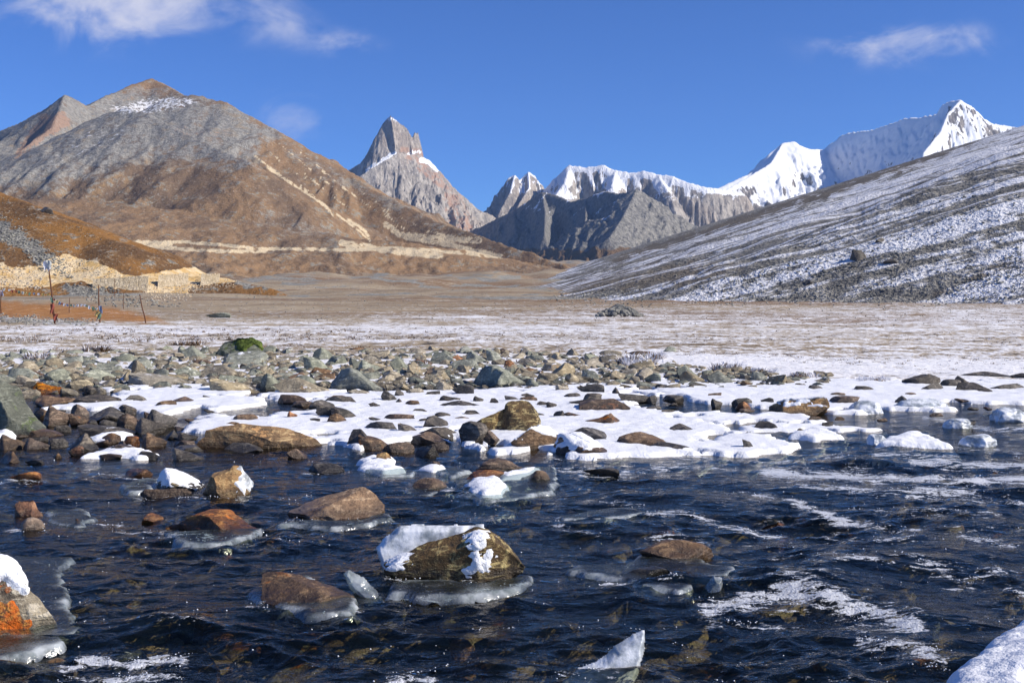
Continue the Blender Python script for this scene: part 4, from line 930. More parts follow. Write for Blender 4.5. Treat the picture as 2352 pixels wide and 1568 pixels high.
hero(42, 100, 1186, 1222, 'sand_stone', 'round sandy stone', 'round sandy stone in front of the orange topped stone', seed=83, lo=.8, hi=1.0, rough=.5)
hero(2080, 2165, 858, 888, 'dark_stone', 'far right boulder', 'large dark boulder on the far bank at right', seed=85)
# everything else, read off the picture row by row: x0 x1 top base kind place(s: on snow, w: water, l: land)
T = """895 940 821 850 g l|1070 1118 806 834 g l|1116 1157 799 831 g l|984 1047 808 836 g l|933 968 830 860 t l|820 872 826 855 g l|1226 1283 855 882 t l|1202 1256 814 829 g l|1010 1030 853 875 t l|963 1026 859 879 t l
1000 1043 873 896 t s|1039 1091 881 903 d s|874 911 894 918 d s|905 927 894 908 d s|931 973 890 902 t s|908 941 879 892 t s|797 848 892 904 t s|940 968 860 875 d l|747 817 908 922 d s|846 872 923 933 d s|908 925 915 924 d s|929 968 918 928 b s
1009 1057 908 920 d s|1006 1110 920 932 d s|1086 1110 909 921 d s|1124 1145 914 924 d s|1158 1194 908 919 d s|1190 1235 909 919 b s|1196 1227 902 911 d s|1254 1280 922 933 d s|1233 1273 921 930 d s|1305 1362 916 927 d s|1338 1383 902 920 d s|1275 1307 882 896 t s|1326 1390 879 900 d s
1405 1425 889 903 d s|1417 1510 902 918 d s|1295 1333 901 910 d s|1271 1297 942 956 d s|876 953 950 962 b s|838 915 966 985 d s|913 956 972 990 d s|795 849 985 1019 d s|822 897 997 1031 b w|875 952 1012 1038 b w|949 1008 1021 1048 d w|980 1033 1015 1031 b w|968 1030 954 981 d s|744 798 947 968 b s|759 817 933 958 d s|724 766 923 951 d s
985 1014 1058 1072 b w|1340 1428 1069 1090 d w|99 160 931 970 b s|156 206 926 954 b s|201 295 935 963 d s|261 322 947 975 b s|157 204 949 968 b s|337 404 939 976 d s|309 381 959 988 d s|178 312 974 1001 d w|119 164 974 992 d w|59 139 983 1002 b w|50 110 1005 1033 b w|-6 53 997 1031 b w|-10 44 1036 1064 b w|105 156 1004 1026 d w|152 223 995 1036 d w|157 193 1021 1047 b w|281 318 1000 1019 o w|263 292 1012 1029 b w
323 380 993 1026 b w|376 413 988 1008 d w|407 453 992 1010 d w|397 454 1009 1028 b w|306 368 1034 1053 d w|657 705 1028 1052 b w|508 602 1017 1036 d w|116 143 1038 1053 b w|59 104 1052 1067 d w|707 792 1062 1081 d w|24 97 1080 1104 o w|284 347 1074 1091 o w|324 372 1178 1199 o w|170 185 1190 1200 o w
419 471 793 824 g l|696 755 815 851 g l|709 772 797 827 g l|296 339 826 858 t l|290 440 856 891 t l|270 310 850 875 t l|398 467 840 865 g l|445 551 838 867 t l|479 591 870 904 t l|590 648 855 896 g l|629 752 865 908 t l|147 213 870 894 t l|184 258 847 875 g l|215 282 872 891 t l|71 144 877 904 o l|170 265 906 925 d s|78 176 907 927 b s|188 234 884 904 d l|284 335 907 920 t s|390 443 911 922 b s|357 404 918 930 b s|272 313 928 944 d s|532 592 949 963 b s|659 682 944 958 o s|630 711 906 920 b s|666 717 920 932 b s|709 765 918 938 d s|724 762 932 954 d s|746 812 908 920 b s|0 90 845 872 g l|34 90 862 884 t l|100 150 820 845 t l
1905 1976 908 925 b s|2056 2096 909 926 d s|1680 1728 912 927 d s|1689 1724 921 933 o s|1746 1776 912 924 d s|1632 1660 915 931 d s|1520 1570 906 920 d s|1484 1510 907 919 d s|2190 2235 862 888 d l|2157 2209 870 893 d l|2107 2172 879 900 d l|2195 2279 878 905 d l|2261 2360 879 900 d l|1623 1685 850 884 g l|1553 1602 837 870 g l|1560 1625 850 882 t l|1722 1764 853 878 g l|1761 1811 859 886 t l|1538 1597 973 988 d s|1704 1732 1007 1027 d s|1733 1786 967 981 d s|1829 1850 983 992 d s|2320 2360 855 868 d l|2210 2330 853 864 d l|1700 1730 874 886 b s|1500 1535 880 890 d s
1440 1475 862 885 t l|1480 1520 855 880 g l|1395 1440 850 872 t l|1330 1380 848 872 g l|1290 1335 855 878 t l|1640 1670 838 856 g l|1855 1890 884 893 d s|1960 2010 886 896 d s|1240 1290 832 852 t l|1180 1235 822 838 t l|1155 1185 827 845 o l|1040 1080 838 858 t l|1035 1070 814 832 o l|870 930 848 870 t l"""
KIND = {'g': ('grey_stone', 'grey green'), 't': ('tan_stone', 'tan'), 'd': ('dark_stone', 'dark'), 'b': ('brown_stone', 'brown'), 'o': ('orange_stone', 'rusty orange')}
PLACE = {'s': 'in the snow', 'w': 'in the water', 'l': 'in the rubble'}
used = set()
def rel(px, py, skip=0):
    ds = sorted(LAND, key=lambda q: math.hypot(px - q[0], 3 * (py - q[1])))
    q = ds[skip]; dx_, dy_ = px - q[0], py - q[1]
    if abs(dx_) > q[2] * .5: return ('right of' if dx_ > 0 else 'left of') + ' the ' + q[3]
    return ('in front of' if dy_ > 0 else 'behind') + ' the ' + q[3]
ROWS = []
for row in T.replace('\n', '|').split('|'):
    a = row.split(); ROWS.append((*[float(v) for v in a[:4]], a[4], a[5]))
for x0, x1, yt, yb, k, pl in ROWS:
    px_, py_ = (x0 + x1) / 2, (yt + yb) / 2; ar = (x1 - x0) / (yb - yt)
    shp = 'flat' if ar > 4 else 'low' if ar > 2.4 else 'blocky' if ar > 1.5 else 'upright'
    size = 'large' if x1 - x0 > 85 else 'small' if x1 - x0 < 36 else ''
    lab = None
    for sk in (0, 1, 2, 3, 4):
        for sz in ((size,) if size else ('', 'middling')):
            t_ = ' '.join(f"{sz} {shp} {KIND[k][1]} stone {PLACE[pl]} {rel(px_, py_, sk)}".split())
            if t_ not in used: lab = t_; break
        if lab: break
    if lab is None: lab = t_ + ' again'
    used.add(lab)
    rock(x0, x1, yt, yb, KIND[k][0], lab, name='stone', cat='stone', snow=(pl == 's'))

# more stones of the same jumble; nothing tells these apart
rr = np.random.RandomState(5)
def clear(px, py, wd):
    return all(abs(px - q[0]) > .42 * (q[2] + wd) or abs(py - q[1]) > 9 for q in ALLR)
ORD = 'nearest,second,third,fourth,fifth,sixth,seventh,eighth,ninth,tenth,eleventh,twelfth,thirteenth,fourteenth,fifteenth,sixteenth'.split(',')
def single_out(made, what):
    bins = {}
    for o, x, y, kd in made:
        q = min(LAND, key=lambda q: math.hypot(x - q[0], 3 * (y - q[1]))); side = rel(x, y)
        bins.setdefault((kd, side), []).append((math.hypot(x - q[0], 3 * (y - q[1])), o))
    for (kd, side), L in bins.items():
        for i, (d_, o) in enumerate(sorted(L, key=lambda t: t[0])):
            o['label'] = f"{ORD[min(i, 15)]} small {kd.split('_')[0]} stone {what} {side}".replace('of the shore jumble', 'in rubble').replace('in the snow shelf', 'in snow').replace('at the water edge', 'at waterline').replace('nearest small', 'small')
def fill(n, xr, yr, wr, kinds, label, group, snow, tries=6000, dens=None):
    k = 0; made = []
    for _ in range(tries):
        if k >= n: break
        px_ = rr.uniform(*xr); py_ = rr.uniform(*yr); wd = rr.uniform(*wr) * (.55 + .45 * (py_ - 790) / 100)
        if dens and rr.rand() > dens(px_, py_): continue
        if not clear(px_, py_, wd): continue
        kd = kinds[rr.randint(len(kinds))]; ht = wd * rr.uniform(.2, .46) * (.6 if snow else 1)
        loc, sc = place(px_ - wd / 2, px_ + wd / 2, py_ - ht, py_, snow)
        L = protos(kd, True); o = add('stone', L[rr.randint(len(L))], None, label, 'stone', group)
        o.location = loc; o.scale = sc; o.rotation_euler = (0, 0, rr.uniform(0, 6.28) if ht / wd > .4 else rr.choice([0, math.pi]))
        ALLR.append((px_, py_, wd)); k += 1; made.append((o, px_, py_, kd))
    single_out(made, label)
    return k
n1 = fill(150, (0, 1560), (806, 893), (34, 84), ['tan_stone', 'grey_stone', 'grey_stone', 'tan_stone', 'grey_stone', 'brown_stone', 'tan_stone', 'grey_stone'], 'of the shore jumble', 'stones of the far shore jumble', False,
          dens=lambda x, y: 1.0 if y > 806 + 22 * max(0, (x - 1150) / 400) else .15)
n2 = fill(36, (120, 2300), (905, 975), (16, 34), ['dark_stone', 'brown_stone'], 'in the snow shelf', 'small stones in the snow shelf', True)
n3 = fill(20, (0, 430), (950, 1060), (20, 48), ['brown_stone', 'dark_stone', 'brown_stone'], 'at the water edge', 'wet stones at the left water edge', False)
print('fillers', n1, n2, n3)
# stones under the water
SUB = [(1706, 1850, 1177, 1200, 'orange_stone', 'rusty rock just under the water at right, below the foam'), (1547, 1622, 1074, 1096, 'orange_stone', 'reddish sunken stone off the shelf edge at right'), (1650, 1696, 1080, 1093, 'orange_stone', 'small reddish sunken stone right of its larger twin'),
       (1022, 1112, 1446, 1490, 'orange_stone', 'red sunken stones below the ice collar'), (440, 492, 1372, 1394, 'golden_stone', 'yellow sunken stone left of the glazed red rock'), (238, 374, 1474, 1515, 'grey_stone', 'pale sunken slab behind the foam at lower left'),
       (378, 514, 1453, 1515, 'golden_stone', 'golden brown sunken rock right of the pale slab'), (2092, 2158, 1394, 1422, 'grey_stone', 'pale sunken stone left of the snow slab corner'), (1850, 2080, 1322, 1396, 'dark_stone', 'large black rock under the water hump at right'),
       (1508, 1650, 1552, 1600, 'orange_stone', 'red sunken rock at the bottom edge'), (2245, 2302, 1068, 1086, 'orange_stone', 'rusty sunken stone near the right edge'), (1235, 1330, 1125, 1148, 'orange_stone', 'reddish sunken stone below the round stone'), (90, 170, 1490, 1530, 'golden_stone', 'golden sunken stone below the left ice sheet')]
for x0, x1, yt, yb, mt, lb in SUB:
    c = G((x0 + x1) / 2, (yt + yb) / 2 + 6, -.03); wd = (x1 - x0) / FPX * c[1]
    L = protos(mt); o = add('sunken_rock', L[int(x0) % len(L)], None, lb, 'rock', 'rocks under the water'); o.location = (c[0], c[1], -.25); o.scale = (wd / 2, min(wd * .45, .4), .235)
n = 1100; bx = rng.uniform(-80, 2430, n); by = rng.uniform(1000, 1620, n); c = np.array([G(a, b, -.3) for a, b in zip(bx, by)])
c[:, 2] = ground_h(c[:, 0], c[:, 1]) + .08; sz = rng.uniform(.08, .34, n) * rng.uniform(.6, 1.1, n)
LOW = []
for i in range(6):
    me_ = rock_mesh('t', 200 + i, 2, 14, rough=.5); v = np.zeros(len(me_.vertices) * 3); me_.vertices.foreach_get('co', v); f = np.zeros(len(me_.polygons) * 3, np.int32); me_.loops.foreach_get('vertex_index', f)
    LOW.append((v.reshape(-1, 3), f.reshape(-1, 3)))
LOW1 = []
for i in range(6):
    V_, F_ = ICO1; r_ = np.random.RandomState(300 + i); LOW1.append((V_ * r_.uniform(.6, 1.1, (len(V_), 1)), F_))
merged('river_bed_stones', LOW, c, np.stack([sz, sz * .9, sz * .6], -1), rng.uniform(0, 6.3, n), 'bed_stone', 'brown stones covering the river bed', smooth=True)
# pebbles between the shore stones
n = 2600; bx = rng.uniform(-60, 1900, n); by = rng.uniform(800, 896, n) + 30 * np.clip((400 - bx) / 400, 0, 1) * rng.rand(n)
keep = (by > 806 + 55 * np.clip((bx - 1150) / 700, 0, 1)); bx = bx[keep]; by = by[keep]
c = base_many(bx, by); sz = rng.uniform(.05, .2, len(c)) * rng.uniform(.6, 1.3, len(c))
h_ = rng.rand(len(c)) < .7
for msk, mt, lb in ((h_, 'tan_stone', 'small tan rubble filling the far shore'), (~h_, 'grey_stone', 'small grey rubble filling the far shore')):
    merged('shore_rubble', LOW, c[msk], np.stack([sz[msk], sz[msk] * .9, sz[msk] * .65], -1), rng.uniform(0, 6.3, msk.sum()), mt, lb, smooth=False)

# moss cap, snow and ice that rest on rocks
def cap(name, target, mat, label, cat, zmin=.35, xr=(-1, 1), yr=(-1, 1), off=.03, nthr=0.0, seed=0, freq=3.0, nzmin=.2, zmax=9.0):
    """a crust that follows the top of a rock"""
    me = target.data; n_ = len(me.vertices); v = np.zeros(n_ * 3); me.vertices.foreach_get('co', v); v = v.reshape(-1, 3)
    nr = np.zeros(n_ * 3); me.vertices.foreach_get('normal', nr); nr = nr.reshape(-1, 3)
    f = np.zeros(len(me.polygons) * 3, np.int32); me.loops.foreach_get('vertex_index', f); f = f.reshape(-1, 3)
    nn = pn3(v * freq, seed) + .5 * pn3(v * freq * 3, seed + 3)
    a = np.minimum.reduce([(v[:, 2] - zmin) * 3, (zmax - v[:, 2]) * 3, (v[:, 0] - xr[0]) * 4, (xr[1] - v[:, 0]) * 4, (v[:, 1] - yr[0]) * 4, (yr[1] - v[:, 1]) * 4, (nr[:, 2] - nzmin) * 3]) + .9 * nn - nthr
    k = f[(a[f] > -.12).any(1)]
    if len(k) == 0: return None
    sc = np.array(target.scale); off_ = off / sc
    V2 = v + nr * off_ * (np.clip(a, -.25, .5) * 2)[:, None] * (1 + .35 * pn3(v * 5, 8))[:, None]
    V2, k, _ = compact(V2, k)
    o = add(name, mesh_np(name, V2, k, True, dict(rim=np.ones(len(V2)))), mat, label, cat)
    if cat is None: o.parent = target
    else: o.location = target.location; o.scale = target.scale; o.rotation_euler = target.rotation_euler
    return o
OB = {o['label']: o for o in bpy.data.objects if 'label' in o.keys() and o.type == 'MESH'}
main_rock = OB['dark rock with cream lichen and golden right edge under an ice slab']
cap('moss_cushion', mb, 'moss', 'bright green moss cushion', None, .45, (0.0, 1.2), off=.06, nthr=-.25, seed=3)
cap('lichen_patch', OB['cream boulder with black crust and bright orange patch at left edge'], 'rust_lichen', 'bright orange lichen patch', None, .02, (-.1, .5), (-1.3, .1), off=.012, nthr=.08, seed=31, zmax=.46, freq=2.2, nzmin=-.5)
cap('snow_crust', main_rock, 'snow', 'clumps of snow on the face of the rock under the ice slab', 'snow', .02, (.05, .6), (-1.2, -.1), off=.014, nthr=.55, seed=6, freq=5.0, nzmin=-.6)
cap('snow_crust', main_rock, 'snow', 'snow crust on the left end of the rock under the ice slab', 'snow', .0, (-1.1, -.55), (-1.2, .4), off=.014, nthr=.42, seed=9, freq=5.0, nzmin=-.6)
cap('snow_crust', OB['golden orange block with icicled snow on its right side'], 'frosty_ice', 'icicled snow crust on the right side of the golden block', 'snow', .0, (.55, 1.3), (-1.2, 1), off=.02, nthr=.15, seed=11, freq=4.0, nzmin=-.9)
cap('snow_crust', OB['lumpy stone crusted with snow left of the golden block'], 'snow', 'snow crust on the lumpy stone left of the golden block', 'snow', .1, (-1.2, 1), off=.018, nthr=.4, seed=13, freq=4.5, nzmin=-.5)
cap('snow_crust', OB['cream boulder with black crust and bright orange patch at left edge'], 'snow', 'snow cap on top of the cream and rust boulder at left', 'snow', .7, (-1, .3), off=.04, nthr=-.25, seed=15)
for i, (lb, nm) in enumerate((('lower large rust brown layered rock streaked with snow', 'lower layered rock'), ('upper of the two rust brown layered rocks at the shelf edge', 'upper layered rock'), ('rusty humped rock with snow in its hollow on the right shelf', 'rusty humped rock'))):
    cap('snow_crust', OB[lb], 'snow', f'snow streaks clinging to the {nm}', 'snow', .15, off=.025, nthr=.62, seed=20 + i, freq=2.4)

def plate(name, outline, Y, thick, tilt, mat, label, cat, seed=0, n=64):
    """a broken slab of ice standing on edge: outline given in the picture plane at depth Y"""
    P = np.array([[(a - CX) / FPX * Y, CAMH + (HZ - b) / FPX * Y] for a, b in outline])
    lo = P.min(0) - .05; hi = P.max(0) + .05; res = (hi - lo).max() / n / 1.6
    xs = np.arange(lo[0], hi[0], res); zs = np.arange(lo[1], hi[1], res); Zg, Xg = np.meshgrid(zs, xs, indexing='ij')
    sd = poly_sd(Xg, Zg, P) + .012 * fbm(Xg / .09, Zg / .09, 3, .6, 600 + seed)
    half = thick * np.sqrt(np.clip(sd / .03, 0, 1)) * (1 + .12 * fbm(Xg / .3, Zg / .3, 3, .5, 610 + seed))
    bump = .012 * fbm(Xg / .3, Zg / .3, 3, .6, 620 + seed); V = []; nr, nc = Xg.shape
    for sgn in (-1, 1): V.append(np.stack([Xg, Y + tilt * (Zg - lo[1]) + sgn * half + bump, Zg], -1).reshape(-1, 3))
    F = quads(nr, nc, None); F = F[(sd.ravel()[F] > 0).any(1)]
    V = np.concatenate(V); F = np.concatenate([F, F[:, ::-1] + nr * nc]); V, F, _ = compact(V, F)
    c = np.array([V[:, 0].mean(), V[:, 1].mean(), V[:, 2].min()])
    o = add(name, mesh_np(name, V - c, F, True, dict(rim=np.full(len(V), .5))), mat, label, cat); o.location = c
    return o
Ym = main_rock.location.y
plate('ice_slab', [(880, 1315), (872, 1290), (862, 1262), (888, 1236), (916, 1214), (960, 1212), (1040, 1214), (1108, 1212), (1116, 1245), (1105, 1275), (1000, 1300), (930, 1322)], Ym + .16, .07, .25, 'frosty_ice', 'white broken ice slab leaning behind the lichen rock', 'ice slab', 1)
plate('ice_shard', [(1296, 1575), (1330, 1545), (1385, 1528), (1420, 1500), (1462, 1478), (1486, 1470), (1490, 1485), (1474, 1540), (1455, 1580), (1380, 1590)], 6.7, .07, .55, 'frosty_ice', 'pointed ice shard rising from the water at the bottom edge', 'ice shard', 2)
plate('ice_shard', [(786, 1325), (795, 1318), (830, 1335), (862, 1362), (880, 1385), (850, 1392), (805, 1360)], 8.35, .05, .4, 'ice', 'curled ice tip left of the ice slab rock', 'ice shard', 3, n=40)
plate('ice_lump', [(1612, 1368), (1622, 1345), (1640, 1325), (1658, 1330), (1662, 1368)], 8.5, .07, .2, 'ice', 'clear ice lump below the ice ring right of centre', 'ice lump', 4, n=40)
for i, (x0, x1, yt, yb, lb) in enumerate(((1945, 2033, 919, 950, 'ice and snow mound left of its twin on the right shelf edge'), (2058, 2180, 912, 942, 'snowy ice mound at the tip of the right snow shelf'), (2168, 2236, 959, 983, 'clear ice lump in the rapids at right'), (2280, 2370, 934, 968, 'grey ice dome at the right edge of the picture'), (2203, 2292, 994, 1027, 'clear ice dome right of the snow island'), (1990, 2040, 996, 1020, 'ice lump at the left end of the snow island'))):
    o = rock(x0, x1, yt, yb, 'frosty_ice', lb, name='ice_lump', cat='ice lump', hero=5, seed=700 + i, lo=.75, hi=1.0, rough=1.5)

# ------------------------------------------------------------------ far banks: frosted grass, shrubs
def tufts(name, P, hgt, blades, frost, label, kind='stuff', spread=.5, cat=None, group=None, mat='dry_grass'):
    r = np.random.RandomState(len(P) + 3); n = len(P) * blades; B = np.repeat(P, blades, 0); h = np.repeat(hgt, blades) * r.uniform(.5, 1.1, n)
    a = r.uniform(0, 6.28, n); rad = np.repeat(hgt, blades) * spread
    o1 = B + np.stack([np.cos(a) * rad * .4 * r.rand(n), np.sin(a) * rad * .4 * r.rand(n), -.02 + 0 * a], -1)
    tip = o1 + np.stack([np.cos(a) * rad * r.rand(n), np.sin(a) * rad * r.rand(n), h], -1)
    mid = (o1 + tip) / 2 + np.stack([0 * a, 0 * a, .12 * h], -1)
    wv = np.stack([-np.sin(a), np.cos(a), 0 * a], -1) * (h * .07 + .004)[:, None]
    wv2 = wv[:, [0, 1, 2]] * .8; V = np.stack([o1 - wv, o1 + wv, mid + wv2, mid - wv2, tip], 1).reshape(-1, 3)
    k = np.arange(n) * 5; F = np.concatenate([np.stack([k, k + 1, k + 2], -1), np.stack([k, k + 2, k + 3], -1), np.stack([k + 3, k + 2, k + 4], -1)])
    fr = np.repeat(np.clip(np.repeat(frost, blades) + r.uniform(-.25, .25, n), 0, 1), 5); fr = np.clip(fr + np.tile([-.2, -.2, .05, .05, .2], n), 0, 1)
    return V, F, fr
def tuft_obj(name, P, hgt, blades, frost, label, **kw):
    V, F, fr = tufts(name, P, hgt, blades, frost, label, spread=kw.pop('spread', .6)); c = P.mean(0)
    o = add(name, mesh_np(name, V - c, F, True, dict(frost=fr)), 'dry_grass', label, kw.get('cat'), kw.get('group'), kw.get('kind')); o.location = c; return o
n = 8000; bx = rng.uniform(-60, 2420, n); by = 752 + 55 * rng.rand(n) ** .8 + np.clip((bx - 1300) / 700, 0, 1) * 45 * rng.rand(n)
cl_ = fbm(bx / 60, by / 7, 3, .6, 700); keep = cl_ + .25 * rng.rand(n) > .12; bx = bx[keep]; by = by[keep]
P = base_many(bx, by)
tuft_obj('bank_grass', P, rng.uniform(.03, .085, len(P)) * (1.5 - .6 * sst(bx, 500, 1300)), 12, np.clip(rng.rand(len(P)) * .68 + .03 * (bx > 1300), 0, 1), 'frosted dry grass tussocks along the far bank', kind='stuff', spread=2.2)
for i, (x0, x1, yt, yb, lb) in enumerate(((1425, 1505, 800, 842, 'frosted shrub clump right of the far shore rubble'), (1638, 1696, 820, 858, 'tall frosted shrub behind the grey stones at right'), (1488, 1520, 798, 828, 'small frosted shrub beside the larger clump'), (1820, 1870, 848, 872, 'frosted shrub among snow hummocks at right'), (1720, 1775, 838, 860, 'low frosted shrub behind the tan stone pair'), (1350, 1400, 808, 832, 'frosted shrub at the end of the rubble'),
                                             (1975, 2040, 856, 882, 'reddish frosted shrub near the far right boulder'), (190, 250, 785, 812, 'dark brown shrub clump at left of the far bank'), (60, 120, 800, 832, 'dark frosted shrub at far left above the rubble'), (400, 470, 775, 800, 'brown dry shrub left of the moss topped boulder'))):
    b = base_at((x0 + x1) / 2, yb - 4, False); wd = (x1 - x0) / FPX * b[1]; r = np.random.RandomState(900 + i)
    P = b + np.stack([r.uniform(-.5, .5, 26) * wd, r.uniform(-.3, .4, 26) * wd, 0 * r.rand(26)], -1); ht = (yb - yt) / FPX * b[1]
    tuft_obj('frosted_shrub', P, ht * r.uniform(.35, .7, 26), 30, r.uniform(.25, .9, 26) * (1 if i < 7 else .55), lb, cat='shrub', group='shrubs on the far bank', spread=1.1)
n = 90; bx = rng.uniform(430, 1560, n); by = rng.uniform(806, 850, n); P = base_many(bx, by)
tuft_obj('shore_grass', P, rng.uniform(.07, .16, n), 7, rng.uniform(.2, .9, n), 'thin frosted stems between the shore stones', kind='stuff', spread=.35)

# ------------------------------------------------------------------ slopes: loose rock
def scatter(poly, n, hf, Y0, Y1, smin, smax, mat, name, label, seed, power=2.0):
    r = np.random.RandomState(seed); P = np.array(poly, float); a = P.min(0); b = P.max(0)
    q = r.uniform(a, b, (n * 3, 2)); q = q[(poly_sd(q[:, 0], q[:, 1], P) + 10 * fbm(q[:, 0] / 20, q[:, 1] / 10, 3, .6, seed)) > 0][:n]
    x, y, z, ok = hit(q[:, 0], q[:, 1], hf, Y0, Y1); x, y, z = x[ok], y[ok], z[ok]
    s_ = (smin + (smax - smin) * r.rand(len(x)) ** power) * y / FPX
    merged(name, LOW1, np.stack([x, y, z + .25 * s_], -1), np.stack([s_, s_ * .9, s_ * .7], -1) * r.uniform(.7, 1.2, (len(s_), 3)), r.uniform(0, 6.3, len(s_)), mat, label)
hg = lambda f: (lambda X_, Y_: np.maximum(f(X_, Y_), ground_h(X_, Y_)))
scatter([(1240, 694), (1500, 640), (1900, 520), (2351, 420), (2351, 700), (1700, 705)], 1700, hg(right_h), 90, 480, .8, 4.5, 'slope_rubble', 'slope_boulders', 'dark boulders strewn over the lower right slope', 21, 3)
scatter([(1620, 640), (2000, 560), (2130, 600), (2000, 690), (1700, 706), (1560, 700)], 800, hg(right_h), 90, 420, 1.0, 5.0, 'slope_rubble', 'slope_boulders', 'dense boulder field on the rib of the right slope', 22, 3)
scatter([(2130, 705), (2200, 650), (2351, 560), (2351, 690)], 600, hg(right_h), 80, 320, 1.0, 5.5, 'slope_rubble', 'slope_boulders', 'boulders on the nearest rib at the right edge', 23, 3)
scatter([(1240, 700), (1300, 668), (1420, 662), (1480, 690), (1500, 706), (1350, 704)], 500, hg(right_h), 90, 300, .8, 4, 'slope_rubble', 'slope_boulders', 'boulders on the low toe of the right slope', 24, 3)
scatter([(0, 490), (60, 530), (150, 600), (170, 640), (110, 630), (40, 570), (-40, 540)], 700, hg(lhill_h), 150, 330, 1, 4.5, 'slope_rubble', 'slope_boulders', 'grey boulder band down the left hill', 25, 2)
scatter([(140, 650), (250, 655), (300, 680), (420, 700), (420, 735), (330, 722), (200, 692)], 900, hg(lhill_h), 100, 300, .8, 5, 'slope_rubble', 'slope_boulders', 'grey boulders below the road walls', 26, 2.5)
scatter([(-20, 606), (60, 618), (100, 640), (90, 668), (-20, 664)], 420, hg(lhill_h), 120, 300, 1.0, 4.5, 'pale_rubble', 'road_rubble', 'pale rubble heap under the road at far left', 27, 2)
scatter([(320, 655), (430, 650), (540, 640), (560, 655), (450, 665), (440, 692), (340, 692)], 800, hg(lhill_h), 120, 300, .8, 3.2, 'pale_rubble', 'road_rubble', 'pale rubble spilled below the road walls', 28, 2)
scatter([(100, 600), (160, 590), (300, 640), (200, 640), (110, 640)], 260, hg(lhill_h), 120, 300, .8, 3.5, 'pale_rubble', 'road_rubble', 'pale rubble on the road cutting', 29, 2)
scatter([(0, 445), (250, 550), (560, 650), (690, 690), (400, 690), (0, 600)], 900, hg(lhill_h), 120, 320, .6, 2.6, 'slope_rubble', 'slope_boulders', 'scattered stones on the orange left hill', 30, 3)
scatter([(-40, 720), (240, 735), (240, 748), (-40, 744)], 420, ground_h, 40, 160, .8, 4.5, 'slope_rubble', 'plain_stones', 'grey stones along the edge of the orange grass', 31, 2)
scatter([(380, 690), (1000, 690), (1500, 712), (2351, 705), (2351, 752), (380, 744)], 1500, ground_h, 40, 320, .6, 2.6, 'slope_rubble', 'plain_stones', 'small stones scattered over the snowy plain', 32, 3)
scatter([(500, 640), (1000, 652), (1200, 690), (900, 712), (560, 690)], 700, ground_h, 90, 1200, .5, 2.0, 'slope_rubble', 'plain_stones', 'stones over the brown plain', 33, 3)
for i, (x0, x1, yt, yb, hf, lb) in enumerate(((1955, 1986, 566, 596, right_h, 'big dark boulder alone on the right slope'), (2030, 2058, 592, 604, right_h, 'dark boulder right of the big one on the slope'), (1850, 1868, 640, 652, right_h, 'dark boulder at the rib below the big one'), (95, 122, 472, 488, lhill_h, 'dark boulder on the crest of the left hill'), (480, 530, 715, 730, ground_h, 'grey boulder on the plain right of the poles'), (2010, 2030, 545, 556, right_h, 'small dark boulder above the big one on the slope'))):
    x, y, z, ok = hit([(x0 + x1) / 2], [yb - 2], hg(hf), 60, 480, 120); wd = (x1 - x0) / FPX * y[0]; ht = (yb - yt) / FPX * y[0]
    L = protos('dark_stone' if i != 4 else 'grey_stone'); o = add('boulder', L[i], None, lb, 'boulder', 'boulders on the slopes'); o.location = (x[0], y[0], z[0]); o.scale = (wd * .6, wd / 2, ht * .7)
# heap of dark stones on the plain
b = base_at(1422, 728, False); r = np.random.RandomState(77); wd = 112 / FPX * b[1]; ht = 27 / FPX * b[1]
q = r.normal(0, .36, (420, 2)); q = q[np.hypot(q[:, 0], q[:, 1]) < 1]; hh = ht * (1 - np.hypot(q[:, 0], q[:, 1])) ** .8; s_ = r.uniform(.06, .22, len(q))
o = merged('stone_heap', LOW1, np.stack([q[:, 0] * wd / 2, q[:, 1] * wd * .4, hh * r.uniform(.7, 1, len(q))], -1), np.stack([s_, s_, s_ * .8], -1) * 1.3, r.uniform(0, 6.3, len(q)), 'slope_rubble', 'low heap of dark stones alone on the snowy plain', kind=None)
o['category'] = 'stone heap'; o.location = b

# ------------------------------------------------------------------ mountain road: walls and gravel
def wall(x0, x1, yt0, yt1, yb0, yb1, lb):
    n_, k_ = 40, 8; V = []
    tt_ = np.linspace(0, 1, 12); hx, hy, hz_, ok = hit(x0 + tt_ * (x1 - x0), yb0 + tt_ * (yb1 - yb0), hg(lhill_h), 120, 330, 150)
    fit = np.polyfit(tt_[ok], hy[ok], 1)
    for back in (0, 1):
        for j in range(k_ + 1):
            for i in range(n_ + 1):
                t = i / n_; s_ = j / k_; px_ = x0 + t * (x1 - x0); top = yt0 + t * (yt1 - yt0) + .8 * math.sin(px_ * .7) + .6 * math.sin(px_ * 1.9); bot = yb0 + t * (yb1 - yb0) + 5
                p_ = W(px_, bot + s_ * (top - bot), np.polyval(fit, t) - 1.0); p_[1] += .5 * s_ + back * .5 + (0 if back else .1 * pn2(np.array(t * 30), np.array(s_ * 8), 3)); V.append(p_)
    V = np.array(V); m_ = (k_ + 1) * (n_ + 1); q = quads(k_ + 1, n_ + 1); F = [q, q[:, ::-1] + m_]
    i = np.arange(n_); top = k_ * (n_ + 1) + i; F.append(np.stack([top, top + 1, top + 1 + m_, top + m_], -1))
    j = np.arange(k_); l_ = j * (n_ + 1); F.append(np.stack([l_, l_ + n_ + 1, l_ + n_ + 1 + m_, l_ + m_], -1)); l2 = l_ + n_; F.append(np.stack([l2, l2 + m_, l2 + n_ + 1 + m_, l2 + n_ + 1], -1))
    c = V.mean(0); c[2] = V[:, 2].min(); o = add('retaining_wall', mesh_np('retaining_wall', V - c, np.concatenate(F), False), 'masonry', lb, 'wall', 'retaining walls of the mountain road'); o.location = c
